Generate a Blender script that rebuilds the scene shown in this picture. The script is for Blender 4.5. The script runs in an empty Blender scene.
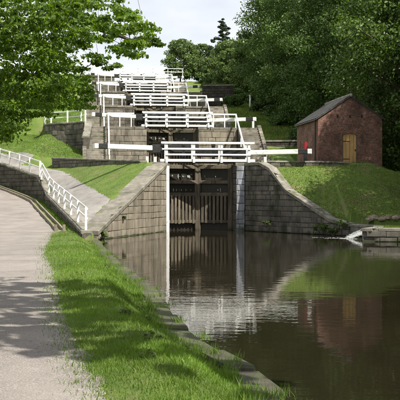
import bpy, math, random
import numpy as np
from mathutils import Vector, Matrix, noise as mnoise

random.seed(7)
RNG = np.random.default_rng(11)
scene = bpy.context.scene
col = scene.collection
R = math.radians

# ------------------------------------------------------------------ camera
EYE = 2.33                      # above the canal water (z = 0)
FPX, HOR = 950.0, 194.0         # focal length and horizon row in the 400 px photograph
cd = bpy.data.cameras.new('camera')
cd.sensor_width = 36; cd.lens = 36 * FPX / 400
cd.clip_start = 0.1; cd.clip_end = 9000
cam = bpy.data.objects.new('camera', cd); col.objects.link(cam)
cam.location = (0, 0, EYE)
cam.rotation_euler = (R(90) - math.atan((200 - HOR) / FPX), 0, 0)
scene.camera = cam

# ------------------------------------------------------------------ sky, sun, exposure
SUN_AZ = 47.0                   # degrees to the right of straight behind the camera
SUN_EL = 50.0
SX, SY = math.sin(R(SUN_AZ)), -math.cos(R(SUN_AZ))     # horizontal direction towards the sun
world = bpy.data.worlds.new('World'); scene.world = world
world.use_nodes = True
nt = world.node_tree; nt.nodes.clear()
wo = nt.nodes.new('ShaderNodeOutputWorld'); bg = nt.nodes.new('ShaderNodeBackground')
sky = nt.nodes.new('ShaderNodeTexSky'); sky.sky_type = 'NISHITA'; sky.sun_disc = False
sky.sun_elevation = R(SUN_EL); sky.sun_rotation = math.atan2(SX, SY)
sky.air_density = 1.0; sky.dust_density = 1.5
tc = nt.nodes.new('ShaderNodeTexCoord')
mp = nt.nodes.new('ShaderNodeMapping'); mp.inputs['Scale'].default_value = (1.0, 1.0, 2.4)
mp.inputs['Location'].default_value = (0.35, 0.1, 0.27)
nz = nt.nodes.new('ShaderNodeTexNoise'); nz.inputs['Scale'].default_value = 2.6
nz.inputs['Detail'].default_value = 7; nz.inputs['Roughness'].default_value = 0.55
rp = nt.nodes.new('ShaderNodeValToRGB')
rp.color_ramp.elements[0].position = 0.36; rp.color_ramp.elements[0].color = (0, 0, 0, 1)
rp.color_ramp.elements[1].position = 0.60; rp.color_ramp.elements[1].color = (1, 1, 1, 1)
nz2 = nt.nodes.new('ShaderNodeTexNoise'); nz2.inputs['Scale'].default_value = 5.0
nz2.inputs['Detail'].default_value = 6
rp2 = nt.nodes.new('ShaderNodeValToRGB')
rp2.color_ramp.elements[0].position = 0.35; rp2.color_ramp.elements[0].color = (9.2, 9.5, 10.2, 1)
rp2.color_ramp.elements[1].position = 0.62; rp2.color_ramp.elements[1].color = (11.8, 11.8, 11.8, 1)
mx = nt.nodes.new('ShaderNodeMixRGB')
mfac = nt.nodes.new('ShaderNodeMath'); mfac.operation = 'MULTIPLY_ADD'
mfac.inputs[1].default_value = 0.35; mfac.inputs[2].default_value = 0.62
bg.inputs['Strength'].default_value = 0.058
for a, b in ((tc.outputs['Generated'], mp.inputs['Vector']), (mp.outputs[0], nz.inputs['Vector']),
             (mp.outputs[0], nz2.inputs['Vector']), (nz.outputs['Fac'], rp.inputs[0]),
             (nz2.outputs['Fac'], rp2.inputs[0]), (rp.outputs[0], mfac.inputs[0]), (mfac.outputs[0], mx.inputs[0]),
             (sky.outputs[0], mx.inputs[1]), (rp2.outputs[0], mx.inputs[2]),
             (mx.outputs[0], bg.inputs['Color']), (bg.outputs[0], wo.inputs['Surface'])):
    nt.links.new(a, b)
sd = bpy.data.lights.new('sun', 'SUN'); sd.energy = 5.0; sd.angle = R(0.6); sd.color = (1.0, 0.95, 0.86)
sun = bpy.data.objects.new('sun', sd); col.objects.link(sun)
sun.rotation_euler = Vector((SX * math.cos(R(SUN_EL)), SY * math.cos(R(SUN_EL)), math.sin(R(SUN_EL)))).to_track_quat('Z', 'Y').to_euler()
vs = scene.view_settings
vs.view_transform = 'Standard'; vs.look = 'None'; vs.gamma = 1.0; vs.use_curve_mapping = False
vs.exposure = 0.92

# ------------------------------------------------------------------ helpers
def P(px, py, d):
    return Vector(((px - 200) / FPX * d, d, EYE + (HOR - py) / FPX * d))

def interp(x, xs, ys):
    return float(np.interp(x, xs, ys))

class MB:
    def __init__(s): s.v = []; s.f = []
    def add(s, vs, fs):
        n = len(s.v); s.v += [Vector(p) for p in vs]; s.f += [[i + n for i in f] for f in fs]; return s
    def box(s, c, size, rz=0.0):
        hx, hy, hz = size[0] / 2, size[1] / 2, size[2] / 2
        m = Matrix.Rotation(rz, 3, 'Z'); c = Vector(c)
        vs = [c + m @ Vector((a * hx, b * hy, e * hz)) for e in (-1, 1) for a, b in ((-1, -1), (1, -1), (1, 1), (-1, 1))]
        return s.add(vs, [(3, 2, 1, 0), (4, 5, 6, 7), (0, 1, 5, 4), (1, 2, 6, 5), (2, 3, 7, 6), (3, 0, 4, 7)])
    def beam(s, p0, p1, w, h, up=(0, 0, 1), ch=0.0):
        """rectangular bar from p0 to p1, w across, h along up, edges chamfered by ch"""
        p0, p1 = Vector(p0), Vector(p1); d = (p1 - p0).normalized(); up = Vector(up)
        sd_ = d.cross(up)
        if sd_.length < 1e-4: sd_ = d.cross(Vector((1, 0, 0)))
        sd_.normalize(); up = sd_.cross(d)
        a, b = w / 2, h / 2
        if ch <= 0: ring = [(-a, -b), (a, -b), (a, b), (-a, b)]
        else: ring = [(-a + ch, -b), (a - ch, -b), (a, -b + ch), (a, b - ch), (a - ch, b), (-a + ch, b), (-a, b - ch), (-a, -b + ch)]
        n = len(ring)
        vs = [p + sd_ * x + up * z for p in (p0, p1) for x, z in ring]
        fs = [(i, (i + 1) % n, n + (i + 1) % n, n + i) for i in range(n)]
        fs += [tuple(range(n - 1, -1, -1)), tuple(range(n, 2 * n))]
        return s.add(vs, fs)
    def tube(s, pts, rads, n=7, cap=True):
        pts = [Vector(p) for p in pts]; base = len(s.v); prev = None
        for i, p in enumerate(pts):
            d = (pts[min(i + 1, len(pts) - 1)] - pts[max(i - 1, 0)]).normalized()
            x = d.cross(Vector((0.3, 0.9, 0.2))) if prev is None else (prev - d * prev.dot(d))
            if x.length < 1e-5: x = d.cross(Vector((1, 0, 0)))
            x.normalize(); prev = x; y = d.cross(x)
            for k in range(n):
                a = 2 * math.pi * k / n
                s.v.append(p + (x * math.cos(a) + y * math.sin(a)) * rads[i])
        for i in range(len(pts) - 1):
            for k in range(n):
                s.f.append([base + i * n + k, base + i * n + (k + 1) % n, base + (i + 1) * n + (k + 1) % n, base + (i + 1) * n + k])
        if cap:
            s.f.append([base + k for k in range(n)][::-1]); s.f.append([base + (len(pts) - 1) * n + k for k in range(n)])
        return s
    def prism(s, poly, d):
        """poly: list of 3-D points in a plane; extruded by the vector d"""
        d = Vector(d); n = len(poly)
        vs = [Vector(p) for p in poly] + [Vector(p) + d for p in poly]
        fs = [list(range(n))[::-1], list(range(n, 2 * n))] + [(i, (i + 1) % n, n + (i + 1) % n, n + i) for i in range(n)]
        return s.add(vs, fs)

def uv_box(me):
    n = len(me.loops)
    if n == 0: return
    co = np.empty(len(me.vertices) * 3); me.vertices.foreach_get('co', co); co = co.reshape(-1, 3)
    vi = np.empty(n, dtype=np.int64); me.loops.foreach_get('vertex_index', vi)
    nr = np.empty(len(me.polygons) * 3); me.polygons.foreach_get('normal', nr); nr = np.abs(nr.reshape(-1, 3))
    lt = np.empty(len(me.polygons), dtype=np.int64); me.polygons.foreach_get('loop_total', lt)
    ax = np.repeat(nr.argmax(1), lt)
    c = co[vi]
    uv = np.where((ax == 0)[:, None], c[:, [1, 2]], np.where((ax == 1)[:, None], c[:, [0, 2]], c[:, [0, 1]]))
    me.uv_layers.new(name='UVMap').data.foreach_set('uv', uv.astype(np.float32).ravel())

PM = {}
def link(name, me, mat, parent):
    o = bpy.data.objects.new(name, me); col.objects.link(o)
    if mat is not None and not me.materials: me.materials.append(MAT[mat] if isinstance(mat, str) else mat)
    if parent is not None: o.parent = parent
    return o

def part(name, mb, mat, parent=None, world=False, smooth=False, fix=True):
    vs = mb.v
    if world and parent is not None:
        inv = PM[parent.name].inverted(); vs = [inv @ p for p in vs]
    me = bpy.data.meshes.new(name)
    me.from_pydata([tuple(p) for p in vs], [], mb.f); me.update()
    if fix:
        import bmesh
        bm = bmesh.new(); bm.from_mesh(me); bmesh.ops.recalc_face_normals(bm, faces=bm.faces); bm.to_mesh(me); bm.free()
    uv_box(me)
    if smooth: me.polygons.foreach_set('use_smooth', [True] * len(me.polygons))
    return link(name, me, mat, parent)

def npmesh(name, v, f, mat, parent=None, world=False):
    """fast mesh from numpy arrays, every face with the same number of corners"""
    if world and parent is not None:
        M = np.array(PM[parent.name].inverted()); v = v @ M[:3, :3].T + M[:3, 3]
    me = bpy.data.meshes.new(name); n, k = f.shape
    me.vertices.add(len(v)); me.vertices.foreach_set('co', v.astype(np.float32).ravel())
    me.loops.add(n * k); me.loops.foreach_set('vertex_index', f.astype(np.int32).ravel())
    me.polygons.add(n); me.polygons.foreach_set('loop_start', np.arange(0, n * k, k, dtype=np.int32))
    me.polygons.foreach_set('loop_total', np.full(n, k, dtype=np.int32))
    me.update(calc_edges=True)
    return link(name, me, mat, parent)

def tag(o, label=None, cat=None, group=None, kind=None):
    for k, v in (('label', label), ('category', cat), ('group', group), ('kind', kind)):
        if v: o[k] = v
    return o

def thing(name, label, cat, loc=(0, 0, 0), rz=0.0, group=None):
    o = bpy.data.objects.new(name, None); col.objects.link(o)
    o.empty_display_size = 0.2; o.location = loc; o.rotation_euler = (0, 0, rz)
    PM[o.name] = Matrix.Translation(Vector(loc)) @ Matrix.Rotation(rz, 4, 'Z')
    return tag(o, label, cat, group)

def copy_tree(root, loc, rz, label, scale=None):
    def rec(o, parent):
        c = o.copy(); col.objects.link(c); c.parent = parent
        for ch in o.children: rec(ch, c)
        return c
    r = rec(root, None); r.location = loc; r.rotation_euler = (0, 0, rz); r['label'] = label
    if scale: r.scale = scale
    PM[r.name] = Matrix.Translation(Vector(loc)) @ Matrix.Rotation(rz, 4, 'Z')
    return r

# ------------------------------------------------------------------ materials
MAT = {}
def nodes_mat(name):
    m = bpy.data.materials.new(name); m.use_nodes = True; t = m.node_tree; t.nodes.clear()
    return m, t, (lambda k, **kw: _n(t, k, **kw)), (lambda a, b: t.links.new(a, b))
def _n(t, k, **kw):
    n = t.nodes.new(k)
    for a, v in kw.items():
        if a in n.inputs: n.inputs[a].default_value = v
        else: setattr(n, a, v)
    return n

def mat(name, c1, c2, rough=0.85, scale=3.0, stretch=(1, 1, 1), detail=8, bump=0.3, bscale=None, c3=None, c3scale=0.7, c3lo=0.5, c3hi=0.7,
        vary=0.0, spec=0.3, moss=None, bdist=0.02, lo=0.3, hi=0.7, island=False):
    m, t, N, L = nodes_mat(name)
    out = N('ShaderNodeOutputMaterial'); b = N('ShaderNodeBsdfPrincipled', Roughness=rough)
    b.inputs['Specular IOR Level'].default_value = spec
    geo = N('ShaderNodeNewGeometry')
    mpn = N('ShaderNodeMapping', Scale=stretch); L(geo.outputs['Position'], mpn.inputs['Vector'])
    n1 = N('ShaderNodeTexNoise', Scale=scale, Detail=detail, Roughness=0.62); L(mpn.outputs[0], n1.inputs['Vector'])
    r1 = N('ShaderNodeValToRGB'); L(n1.outputs['Fac'], r1.inputs[0])
    e = r1.color_ramp.elements; e[0].position = lo; e[1].position = hi; e[0].color = (*c1, 1); e[1].color = (*c2, 1)
    c = r1.outputs[0]
    if c3:
        n3 = N('ShaderNodeTexNoise', Scale=c3scale, Detail=5, Roughness=0.6); L(mpn.outputs[0], n3.inputs['Vector'])
        r3 = N('ShaderNodeMapRange'); L(n3.outputs['Fac'], r3.inputs[0])
        r3.inputs[1].default_value = c3lo; r3.inputs[2].default_value = c3hi
        mx3 = N('ShaderNodeMixRGB'); L(r3.outputs[0], mx3.inputs[0]); L(c, mx3.inputs[1]); mx3.inputs[2].default_value = (*c3, 1); c = mx3.outputs[0]
    if vary:
        oi = N('ShaderNodeObjectInfo'); hv = N('ShaderNodeHueSaturation')
        mr = N('ShaderNodeMapRange'); L(geo.outputs['Random Per Island'] if island else oi.outputs['Random'], mr.inputs[0])
        mr.inputs[3].default_value = 1 - vary; mr.inputs[4].default_value = 1 + vary
        L(mr.outputs[0], hv.inputs['Value']); L(c, hv.inputs['Color']); c = hv.outputs[0]
    if moss:        # green growth that starts at the water line: (height, colour)
        sx = N('ShaderNodeSeparateXYZ'); L(geo.outputs['Position'], sx.inputs[0])
        nm = N('ShaderNodeTexNoise', Scale=1.6, Detail=6); L(geo.outputs['Position'], nm.inputs['Vector'])
        ad = N('ShaderNodeMath', operation='MULTIPLY_ADD'); L(nm.outputs['Fac'], ad.inputs[0]); ad.inputs[1].default_value = -1.6 * moss[0]; L(sx.outputs['Z'], ad.inputs[2])
        mr2 = N('ShaderNodeMapRange'); L(ad.outputs[0], mr2.inputs[0]); mr2.inputs[1].default_value = -0.35 * moss[0]; mr2.inputs[2].default_value = -0.9 * moss[0]
        mm = N('ShaderNodeMixRGB'); L(mr2.outputs[0], mm.inputs[0]); L(c, mm.inputs[1]); mm.inputs[2].default_value = (*moss[1], 1); c = mm.outputs[0]
    L(c, b.inputs['Base Color'])
    if bump:
        nb = N('ShaderNodeTexNoise', Scale=bscale or scale * 4, Detail=8, Roughness=0.65); L(mpn.outputs[0], nb.inputs['Vector'])
        bp = N('ShaderNodeBump', Strength=bump, Distance=bdist); L(nb.outputs['Fac'], bp.inputs['Height']); L(bp.outputs[0], b.inputs['Normal'])
    L(b.outputs[0], out.inputs[0]); MAT[name] = m
    return m

mat('stone', (0.10, 0.088, 0.07), (0.24, 0.212, 0.17), scale=1.3, stretch=(1.6, 1.6, 0.5), bump=0.5, bscale=14, vary=0.22, c3=(0.07, 0.062, 0.05), c3scale=1.1, c3lo=0.5, c3hi=0.68, moss=(0.28, (0.05, 0.07, 0.02)))
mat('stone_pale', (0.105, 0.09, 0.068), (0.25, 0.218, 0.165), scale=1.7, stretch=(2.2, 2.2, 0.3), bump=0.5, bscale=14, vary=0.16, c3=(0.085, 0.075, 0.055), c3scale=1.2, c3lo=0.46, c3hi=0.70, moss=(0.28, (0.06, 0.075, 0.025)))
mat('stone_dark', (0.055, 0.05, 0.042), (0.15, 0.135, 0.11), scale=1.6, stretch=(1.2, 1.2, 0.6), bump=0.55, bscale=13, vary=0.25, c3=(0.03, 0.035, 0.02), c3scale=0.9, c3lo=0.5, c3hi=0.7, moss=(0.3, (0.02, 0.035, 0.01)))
mat('mortar', (0.045, 0.04, 0.033), (0.10, 0.09, 0.075), scale=6, bump=0.4, moss=(0.28, (0.03, 0.04, 0.015)))
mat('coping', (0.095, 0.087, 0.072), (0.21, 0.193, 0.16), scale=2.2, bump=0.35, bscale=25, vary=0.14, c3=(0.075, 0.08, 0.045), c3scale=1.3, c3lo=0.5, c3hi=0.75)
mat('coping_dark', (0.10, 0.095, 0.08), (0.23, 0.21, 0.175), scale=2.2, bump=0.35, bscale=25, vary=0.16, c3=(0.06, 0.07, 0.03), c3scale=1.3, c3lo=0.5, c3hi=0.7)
mat('white_paint', (0.55, 0.55, 0.53), (0.72, 0.72, 0.70), rough=0.5, scale=5, bump=0.2, c3=(0.33, 0.32, 0.27), c3scale=4, c3lo=0.56, c3hi=0.76, vary=0.08)
mat('black_paint', (0.012, 0.012, 0.012), (0.03, 0.03, 0.03), rough=0.45, scale=5, bump=0.12)
mat('red_paint', (0.16, 0.010, 0.016), (0.26, 0.02, 0.024), rough=0.45, scale=5, bump=0.1)
mat('gate_wood', (0.055, 0.046, 0.034), (0.155, 0.128, 0.09), scale=3, stretch=(5, 5, 0.6), bump=0.4, bscale=9, vary=0.2, rough=0.7, c3=(0.03, 0.03, 0.015), c3scale=0.6, c3lo=0.5, c3hi=0.7, moss=(0.9, (0.02, 0.025, 0.01)))
mat('wet_board', (0.010, 0.009, 0.007), (0.03, 0.026, 0.018), rough=0.4, scale=4, stretch=(4, 4, .5), bump=0.3)
mat('leak', (0.22, 0.23, 0.22), (0.5, 0.52, 0.5), rough=0.2, scale=20, stretch=(1, 1, .3), bump=0.4)
mat('deck_wood', (0.20, 0.175, 0.13), (0.32, 0.28, 0.22), scale=5, stretch=(1, 6, 1), bump=0.3, vary=0.15)
mat('kerb_wood', (0.13, 0.105, 0.08), (0.25, 0.21, 0.16), scale=6, stretch=(3, 1, 1), bump=0.3, vary=0.15)
mat('door_wood', (0.36, 0.21, 0.085), (0.52, 0.32, 0.13), rough=0.6, scale=2.2, stretch=(5, 5, 0.5), bump=0.15, c3=(0.24, 0.14, 0.06), c3scale=2, c3lo=0.55, c3hi=0.8)
mat('slate', (0.030, 0.029, 0.029), (0.085, 0.08, 0.075), rough=0.6, scale=3, bump=0.3, vary=0.25)
mat('bark', (0.035, 0.028, 0.02), (0.11, 0.09, 0.065), scale=6, stretch=(2, 2, 0.4), bump=0.8, bscale=16, bdist=0.04)
mat('path', (0.10, 0.086, 0.077), (0.205, 0.182, 0.164), scale=0.8, rough=0.95, bump=0.35, bscale=110, bdist=0.012, c3=(0.27, 0.248, 0.222), c3scale=55, c3lo=0.46, c3hi=0.66)
mat('pebble', (0.10, 0.092, 0.08), (0.28, 0.26, 0.235), scale=9, bump=0.2, vary=0.3, island=True)
mat('paving', (0.15, 0.14, 0.13), (0.24, 0.225, 0.205), scale=1.2, rough=0.95, bump=0.5, bscale=30, c3=(0.10, 0.097, 0.08), c3scale=2.0, c3lo=0.55, c3hi=0.75)
mat('rubble', (0.12, 0.10, 0.075), (0.27, 0.22, 0.16), scale=4, bump=0.6, bscale=14, vary=0.25)
mat('ground', (0.055, 0.100, 0.014), (0.135, 0.185, 0.038), scale=1.1, rough=0.95, bump=0.9, bscale=26, bdist=0.05, c3=(0.16, 0.13, 0.07), c3scale=0.8, c3lo=0.52, c3hi=0.74, lo=0.25, hi=0.75)
mat('edge_stone', (0.032, 0.028, 0.021), (0.082, 0.071, 0.055), scale=3, bump=0.6, bscale=22, vary=0.22, c3=(0.055, 0.07, 0.022), c3scale=2.6, c3lo=0.40, c3hi=0.60)
mat('soil', (0.10, 0.075, 0.05), (0.2, 0.16, 0.11), scale=5, bump=0.5)

def brick_mat(name, c1, c2, mortar, bw, bh, ms, bump=0.6, dark=0.5, bdist=0.012):
    m, t, N, L = nodes_mat(name)
    out = N('ShaderNodeOutputMaterial'); b = N('ShaderNodeBsdfPrincipled', Roughness=0.88); b.inputs['Specular IOR Level'].default_value = 0.2
    uv = N('ShaderNodeUVMap')
    nzw = N('ShaderNodeTexNoise', Scale=5.0); L(uv.outputs[0], nzw.inputs['Vector'])
    vm = N('ShaderNodeVectorMath', operation='MULTIPLY_ADD'); L(nzw.outputs['Color'], vm.inputs[0]); vm.inputs[1].default_value = (0.02, 0.02, 0); L(uv.outputs[0], vm.inputs[2])
    br = N('ShaderNodeTexBrick', Scale=1.0, **{'Color1': (*c1, 1), 'Color2': (*c2, 1), 'Mortar': (*mortar, 1), 'Mortar Size': ms, 'Brick Width': bw, 'Row Height': bh, 'Bias': 0.0, 'Mortar Smooth': 0.3})
    L(vm.outputs[0], br.inputs['Vector'])
    n1 = N('ShaderNodeTexNoise', Scale=0.9, Detail=7, Roughness=0.65); L(uv.outputs[0], n1.inputs['Vector'])
    r1 = N('ShaderNodeMapRange'); L(n1.outputs['Fac'], r1.inputs[0]); r1.inputs[1].default_value = 0.35; r1.inputs[2].default_value = 0.7; r1.inputs[3].default_value = dark; r1.inputs[4].default_value = 1.15
    n2 = N('ShaderNodeTexNoise', Scale=9, Detail=5); L(uv.outputs[0], n2.inputs['Vector'])
    r2 = N('ShaderNodeMapRange'); L(n2.outputs['Fac'], r2.inputs[0]); r2.inputs[1].default_value = 0.3; r2.inputs[2].default_value = 0.7; r2.inputs[3].default_value = 0.65; r2.inputs[4].default_value = 1.3
    mu = N('ShaderNodeMath', operation='MULTIPLY'); L(r1.outputs[0], mu.inputs[0]); L(r2.outputs[0], mu.inputs[1])
    hv = N('ShaderNodeHueSaturation'); L(br.outputs[0], hv.inputs['Color']); L(mu.outputs[0], hv.inputs['Value'])
    L(hv.outputs[0], b.inputs['Base Color'])
    hh = N('ShaderNodeMath', operation='MULTIPLY_ADD'); L(br.outputs['Fac'], hh.inputs[0]); hh.inputs[1].default_value = -1.0; L(n2.outputs['Fac'], hh.inputs[2])
    bp = N('ShaderNodeBump', Strength=bump, Distance=bdist); L(hh.outputs[0], bp.inputs['Height']); L(bp.outputs[0], b.inputs['Normal'])
    L(b.outputs[0], out.inputs[0]); MAT[name] = m
brick_mat('brick', (0.30, 0.138, 0.098), (0.17, 0.09, 0.07), (0.15, 0.125, 0.105), 0.23, 0.077, 0.011, dark=0.42)
brick_mat('stone_courses_dark', (0.085, 0.076, 0.062), (0.05, 0.045, 0.037), (0.022, 0.02, 0.016), 0.8, 0.34, 0.03, dark=0.45, bdist=0.04)
brick_mat('stone_courses', (0.21, 0.19, 0.15), (0.12, 0.108, 0.088), (0.05, 0.045, 0.037), 0.95, 0.38, 0.022, dark=0.5, bdist=0.03)

def leaf_mat(name, dark, light, trans=0.35, tcol=None, rough=0.5):
    m, t, N, L = nodes_mat(name)
    out = N('ShaderNodeOutputMaterial'); geo = N('ShaderNodeNewGeometry')
    r = N('ShaderNodeValToRGB'); L(geo.outputs['Random Per Island'], r.inputs[0])
    r.color_ramp.elements[0].color = (*dark, 1); r.color_ramp.elements[1].color = (*light, 1)
    n1 = N('ShaderNodeTexNoise', Scale=0.45, Detail=3); L(geo.outputs['Position'], n1.inputs['Vector'])
    r1 = N('ShaderNodeMapRange'); L(n1.outputs['Fac'], r1.inputs[0]); r1.inputs[1].default_value = 0.3; r1.inputs[2].default_value = 0.7; r1.inputs[3].default_value = 0.65; r1.inputs[4].default_value = 1.35
    hv = N('ShaderNodeHueSaturation'); L(r.outputs[0], hv.inputs['Color']); L(r1.outputs[0], hv.inputs['Value'])
    b = N('ShaderNodeBsdfPrincipled', Roughness=rough); b.inputs['Specular IOR Level'].default_value = 0.35
    L(hv.outputs[0], b.inputs['Base Color'])
    tr = N('ShaderNodeBsdfTranslucent'); hv2 = N('ShaderNodeHueSaturation', Saturation=1.15, Value=1.5); hv2.inputs['Hue'].default_value = 0.495
    L(hv.outputs[0], hv2.inputs['Color']); L(hv2.outputs[0], tr.inputs[0])
    mxs = N('ShaderNodeMixShader', Fac=trans); L(b.outputs[0], mxs.inputs[1]); L(tr.outputs[0], mxs.inputs[2])
    L(mxs.outputs[0], out.inputs[0]); MAT[name] = m
leaf_mat('leaf_near', (0.062, 0.130, 0.018), (0.160, 0.240, 0.036), 0.5)
leaf_mat('leaf_wood', (0.036, 0.075, 0.016), (0.090, 0.145, 0.032), 0.34)
leaf_mat('leaf_light', (0.040, 0.080, 0.014), (0.095, 0.145, 0.028), 0.3)
leaf_mat('leaf_far', (0.060, 0.100, 0.028), (0.115, 0.165, 0.044), 0.35)
leaf_mat('leaf_conifer', (0.014, 0.030, 0.014), (0.034, 0.058, 0.024), 0.12)
leaf_mat('leaf_hedge', (0.060, 0.095, 0.022), (0.14, 0.18, 0.055), 0.3)
leaf_mat('grass', (0.055, 0.118, 0.012), (0.140, 0.215, 0.034), 0.4, rough=0.55)
leaf_mat('grass_dry', (0.12, 0.11, 0.04), (0.22, 0.19, 0.08), 0.3, rough=0.6)
leaf_mat('petal', (0.55, 0.42, 0.03), (0.7, 0.55, 0.05), 0.2)

def water_mat():
    m, t, N, L = nodes_mat('water')
    out = N('ShaderNodeOutputMaterial'); b = N('ShaderNodeBsdfPrincipled', Roughness=0.02, IOR=1.333)
    geo = N('ShaderNodeNewGeometry')
    n0 = N('ShaderNodeTexNoise', Scale=0.35, Detail=4); L(geo.outputs['Position'], n0.inputs['Vector'])
    r0 = N('ShaderNodeValToRGB'); L(n0.outputs['Fac'], r0.inputs[0])
    r0.color_ramp.elements[0].color = (0.009, 0.0075, 0.004, 1); r0.color_ramp.elements[1].color = (0.017, 0.014, 0.0075, 1)
    L(r0.outputs[0], b.inputs['Base Color'])
    b.inputs['Specular IOR Level'].default_value = 0.5
    mp1 = N('ShaderNodeMapping', Scale=(0.9, 1.6, 1)); L(geo.outputs['Position'], mp1.inputs['Vector'])
    w1 = N('ShaderNodeTexNoise', Scale=2.2, Detail=3, Roughness=0.5); L(mp1.outputs[0], w1.inputs['Vector'])
    w2 = N('ShaderNodeTexNoise', Scale=0.5, Detail=2); L(mp1.outputs[0], w2.inputs['Vector'])
    # calmer and livelier stretches
    n3 = N('ShaderNodeTexNoise', Scale=0.16, Detail=2); L(geo.outputs['Position'], n3.inputs['Vector'])
    r3 = N('ShaderNodeMapRange'); L(n3.outputs['Fac'], r3.inputs[0]); r3.inputs[1].default_value = 0.38; r3.inputs[2].default_value = 0.62; r3.inputs[3].default_value = 0.25; r3.inputs[4].default_value = 1.0
    mu = N('ShaderNodeMath', operation='MULTIPLY'); L(w1.outputs['Fac'], mu.inputs[0]); L(r3.outputs[0], mu.inputs[1])
    ad = N('ShaderNodeMath', operation='MULTIPLY_ADD'); L(w2.outputs['Fac'], ad.inputs[0]); ad.inputs[1].default_value = 1.0; L(mu.outputs[0], ad.inputs[2])
    bp = N('ShaderNodeBump', Strength=1.0, Distance=0.0042); L(ad.outputs[0], bp.inputs['Height']); L(bp.outputs[0], b.inputs['Normal'])
    L(b.outputs[0], out.inputs[0]); MAT['water'] = m
water_mat()

# ------------------------------------------------------------------ layout of the flight of locks
TH = R(6.9)                                   # the flight climbs away, veering to the left
O1 = Vector((0.1, 59.7)); PITCH, RISE, Z1 = 19.8, 3.6, 4.3
U = Vector((math.cos(TH), math.sin(TH))); V = Vector((-math.sin(TH), math.cos(TH)))
HALF = 2.17
def loc(u, v, z=0.0):
    p = O1 + U * u + V * v; return Vector((p.x, p.y, z))
def uvof(x, y):
    q = Vector((x, y)) - O1; return q.dot(U), q.dot(V)

BANK_Y = [-60, 5, 10.7, 12, 13.9, 16, 20.9, 29, 48]           # near edge of the canal
BANK_X = [1.6, 1.2, 0.96, 0.73, 0.16, -0.25, -0.84, -2.3, -5.2]
def bank_x(y): return interp(y, BANK_Y, BANK_X)
PATH_Y = [-60, 5, 8.4, 11.4, 15.5, 19.3, 31, 45.7]            # edge between towpath and verge
PATH_X = [0.2, -0.3, -0.71, -1.36, -2.17, -2.8, -5.0, -7.0]
def path_x(y): return interp(y, PATH_Y, PATH_X)
W_Y = [43.2, 49, 62, 64.5, 66, 69, 73, 78, 150]                # fenced retaining wall left of the ramp
W_X = [-5.35, -6.75, -10.0, -10.6, -11.3, -13.3, -16.2, -20, -60]
W_Z = [0.55, 1.05, 2.2, 2.7, 3.5, 4.1, 4.9, 5.7, 14]
def w_x(y): return interp(y, W_Y, W_X)
def w_z(y): return interp(y, W_Y, W_Z)
LANE_Y = [43, 46, 64, 66, 73, 80, 120, 160]; LANE_Z = [0.45, 0.47, 1.75, 2.0, 3.3, 4.3, 8, 12]
def lane_z(y): return interp(y, LANE_Y, LANE_Z)
LW = [(-3.75, 59.75), (-6.2, 63.6), (-8.6, 67.4), (-11.0, 70.6)]   # low wall above the grass triangle
def lw_y(x): return interp(x, [p[0] for p in LW[::-1]], [p[1] for p in LW[::-1]])
CW = [(-9.35, 77.6), (-9.8, 79.6), (-11.0, 81.0), (-12.7, 81.9), (-13.5, 83.0), (-14.0, 85.0), (-14.2, 89.0)]  # curved terrace wall
def cw_y(x): return interp(x, [p[0] for p in CW[::-1]], [p[1] for p in CW[::-1]])
CWB = ([-19, -12.9, -12.2, -11.0, -10.2, -9.3], [8.2, 7.5, 7.0, 6.45, 6.1, 5.5])
WL0, WL1 = Vector((-5.2, 48.0)), Vector((loc(-HALF, 0).x, loc(-HALF, 0).y))       # left wing wall foot line
ZW0 = 0.45
def wing_z(y): return interp(y, [48.0, WL1.y], [ZW0, Z1])
WR0, WR1 = Vector((loc(2.75, 0).x, loc(2.75, 0).y)), Vector((8.3, 52.7))
WRT = [0, .16, .26, .42, .83, 1.0]; WRZ = [4.3, 4.3, 3.95, 2.65, 0.95, 0.70]
RB = [(9.3, 51.0), (9.0, 48.6), (7.9, 46.4), (11.6, 45.8), (13.5, 40), (14.5, 20), (15, -60)]  # right bank beyond the wing wall
_nl = Vector((-(WL1 - WL0).y, (WL1 - WL0).x)).normalized() * 0.62
_nrr = -Vector(((WR1 - WR0).y, -(WR1 - WR0).x)).normalized() * 0.45
CANAL_G = [(x - 0.22, y) for x, y in zip(BANK_X, BANK_Y)][:-1] + [(-5.5, 47.9), tuple(WL0 + _nl), tuple(WL1 + _nl + Vector((0, 0.4))), tuple(loc(HALF, 3).xy), tuple(WR0 + _nrr), tuple(WR1 + _nrr)] + [(9.65, 51.1), (9.35, 48.5), (8.35, 46.7), (11.9, 46.1), (13.9, 40), (14.9, 20), (15.4, -60)]
CANAL = [(x, y) for x, y in zip(BANK_X, BANK_Y)] + [tuple(WL1), tuple(loc(-HALF, 3).xy), tuple(loc(HALF, 3).xy), tuple(loc(HALF, 0).xy), tuple(WR0), tuple(WR1)] + RB

def inside(x, y, poly):
    c = False; j = len(poly) - 1
    for i in range(len(poly)):
        xi, yi = poly[i]; xj, yj = poly[j]
        if (yi > y) != (yj > y) and x < (xj - xi) * (y - yi) / (yj - yi) + xi: c = not c
        j = i
    return c

def smooth(t):
    t = min(1.0, max(0.0, t)); return t * t * (3 - 2 * t)

R_LINE = ([53.0, 68.0, 70.6, 74.0], [-5.0, -9.7, -11.4, -14.6], [2.1, 3.95, 4.25, 4.9])   # edge of ramp and grass triangle
def r_x(y): return interp(y, R_LINE[0], R_LINE[1])
def level(k): return Z1 + RISE * min(max(k, 0), 4)
def hills(x, y, v):
    return 0.0

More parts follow.
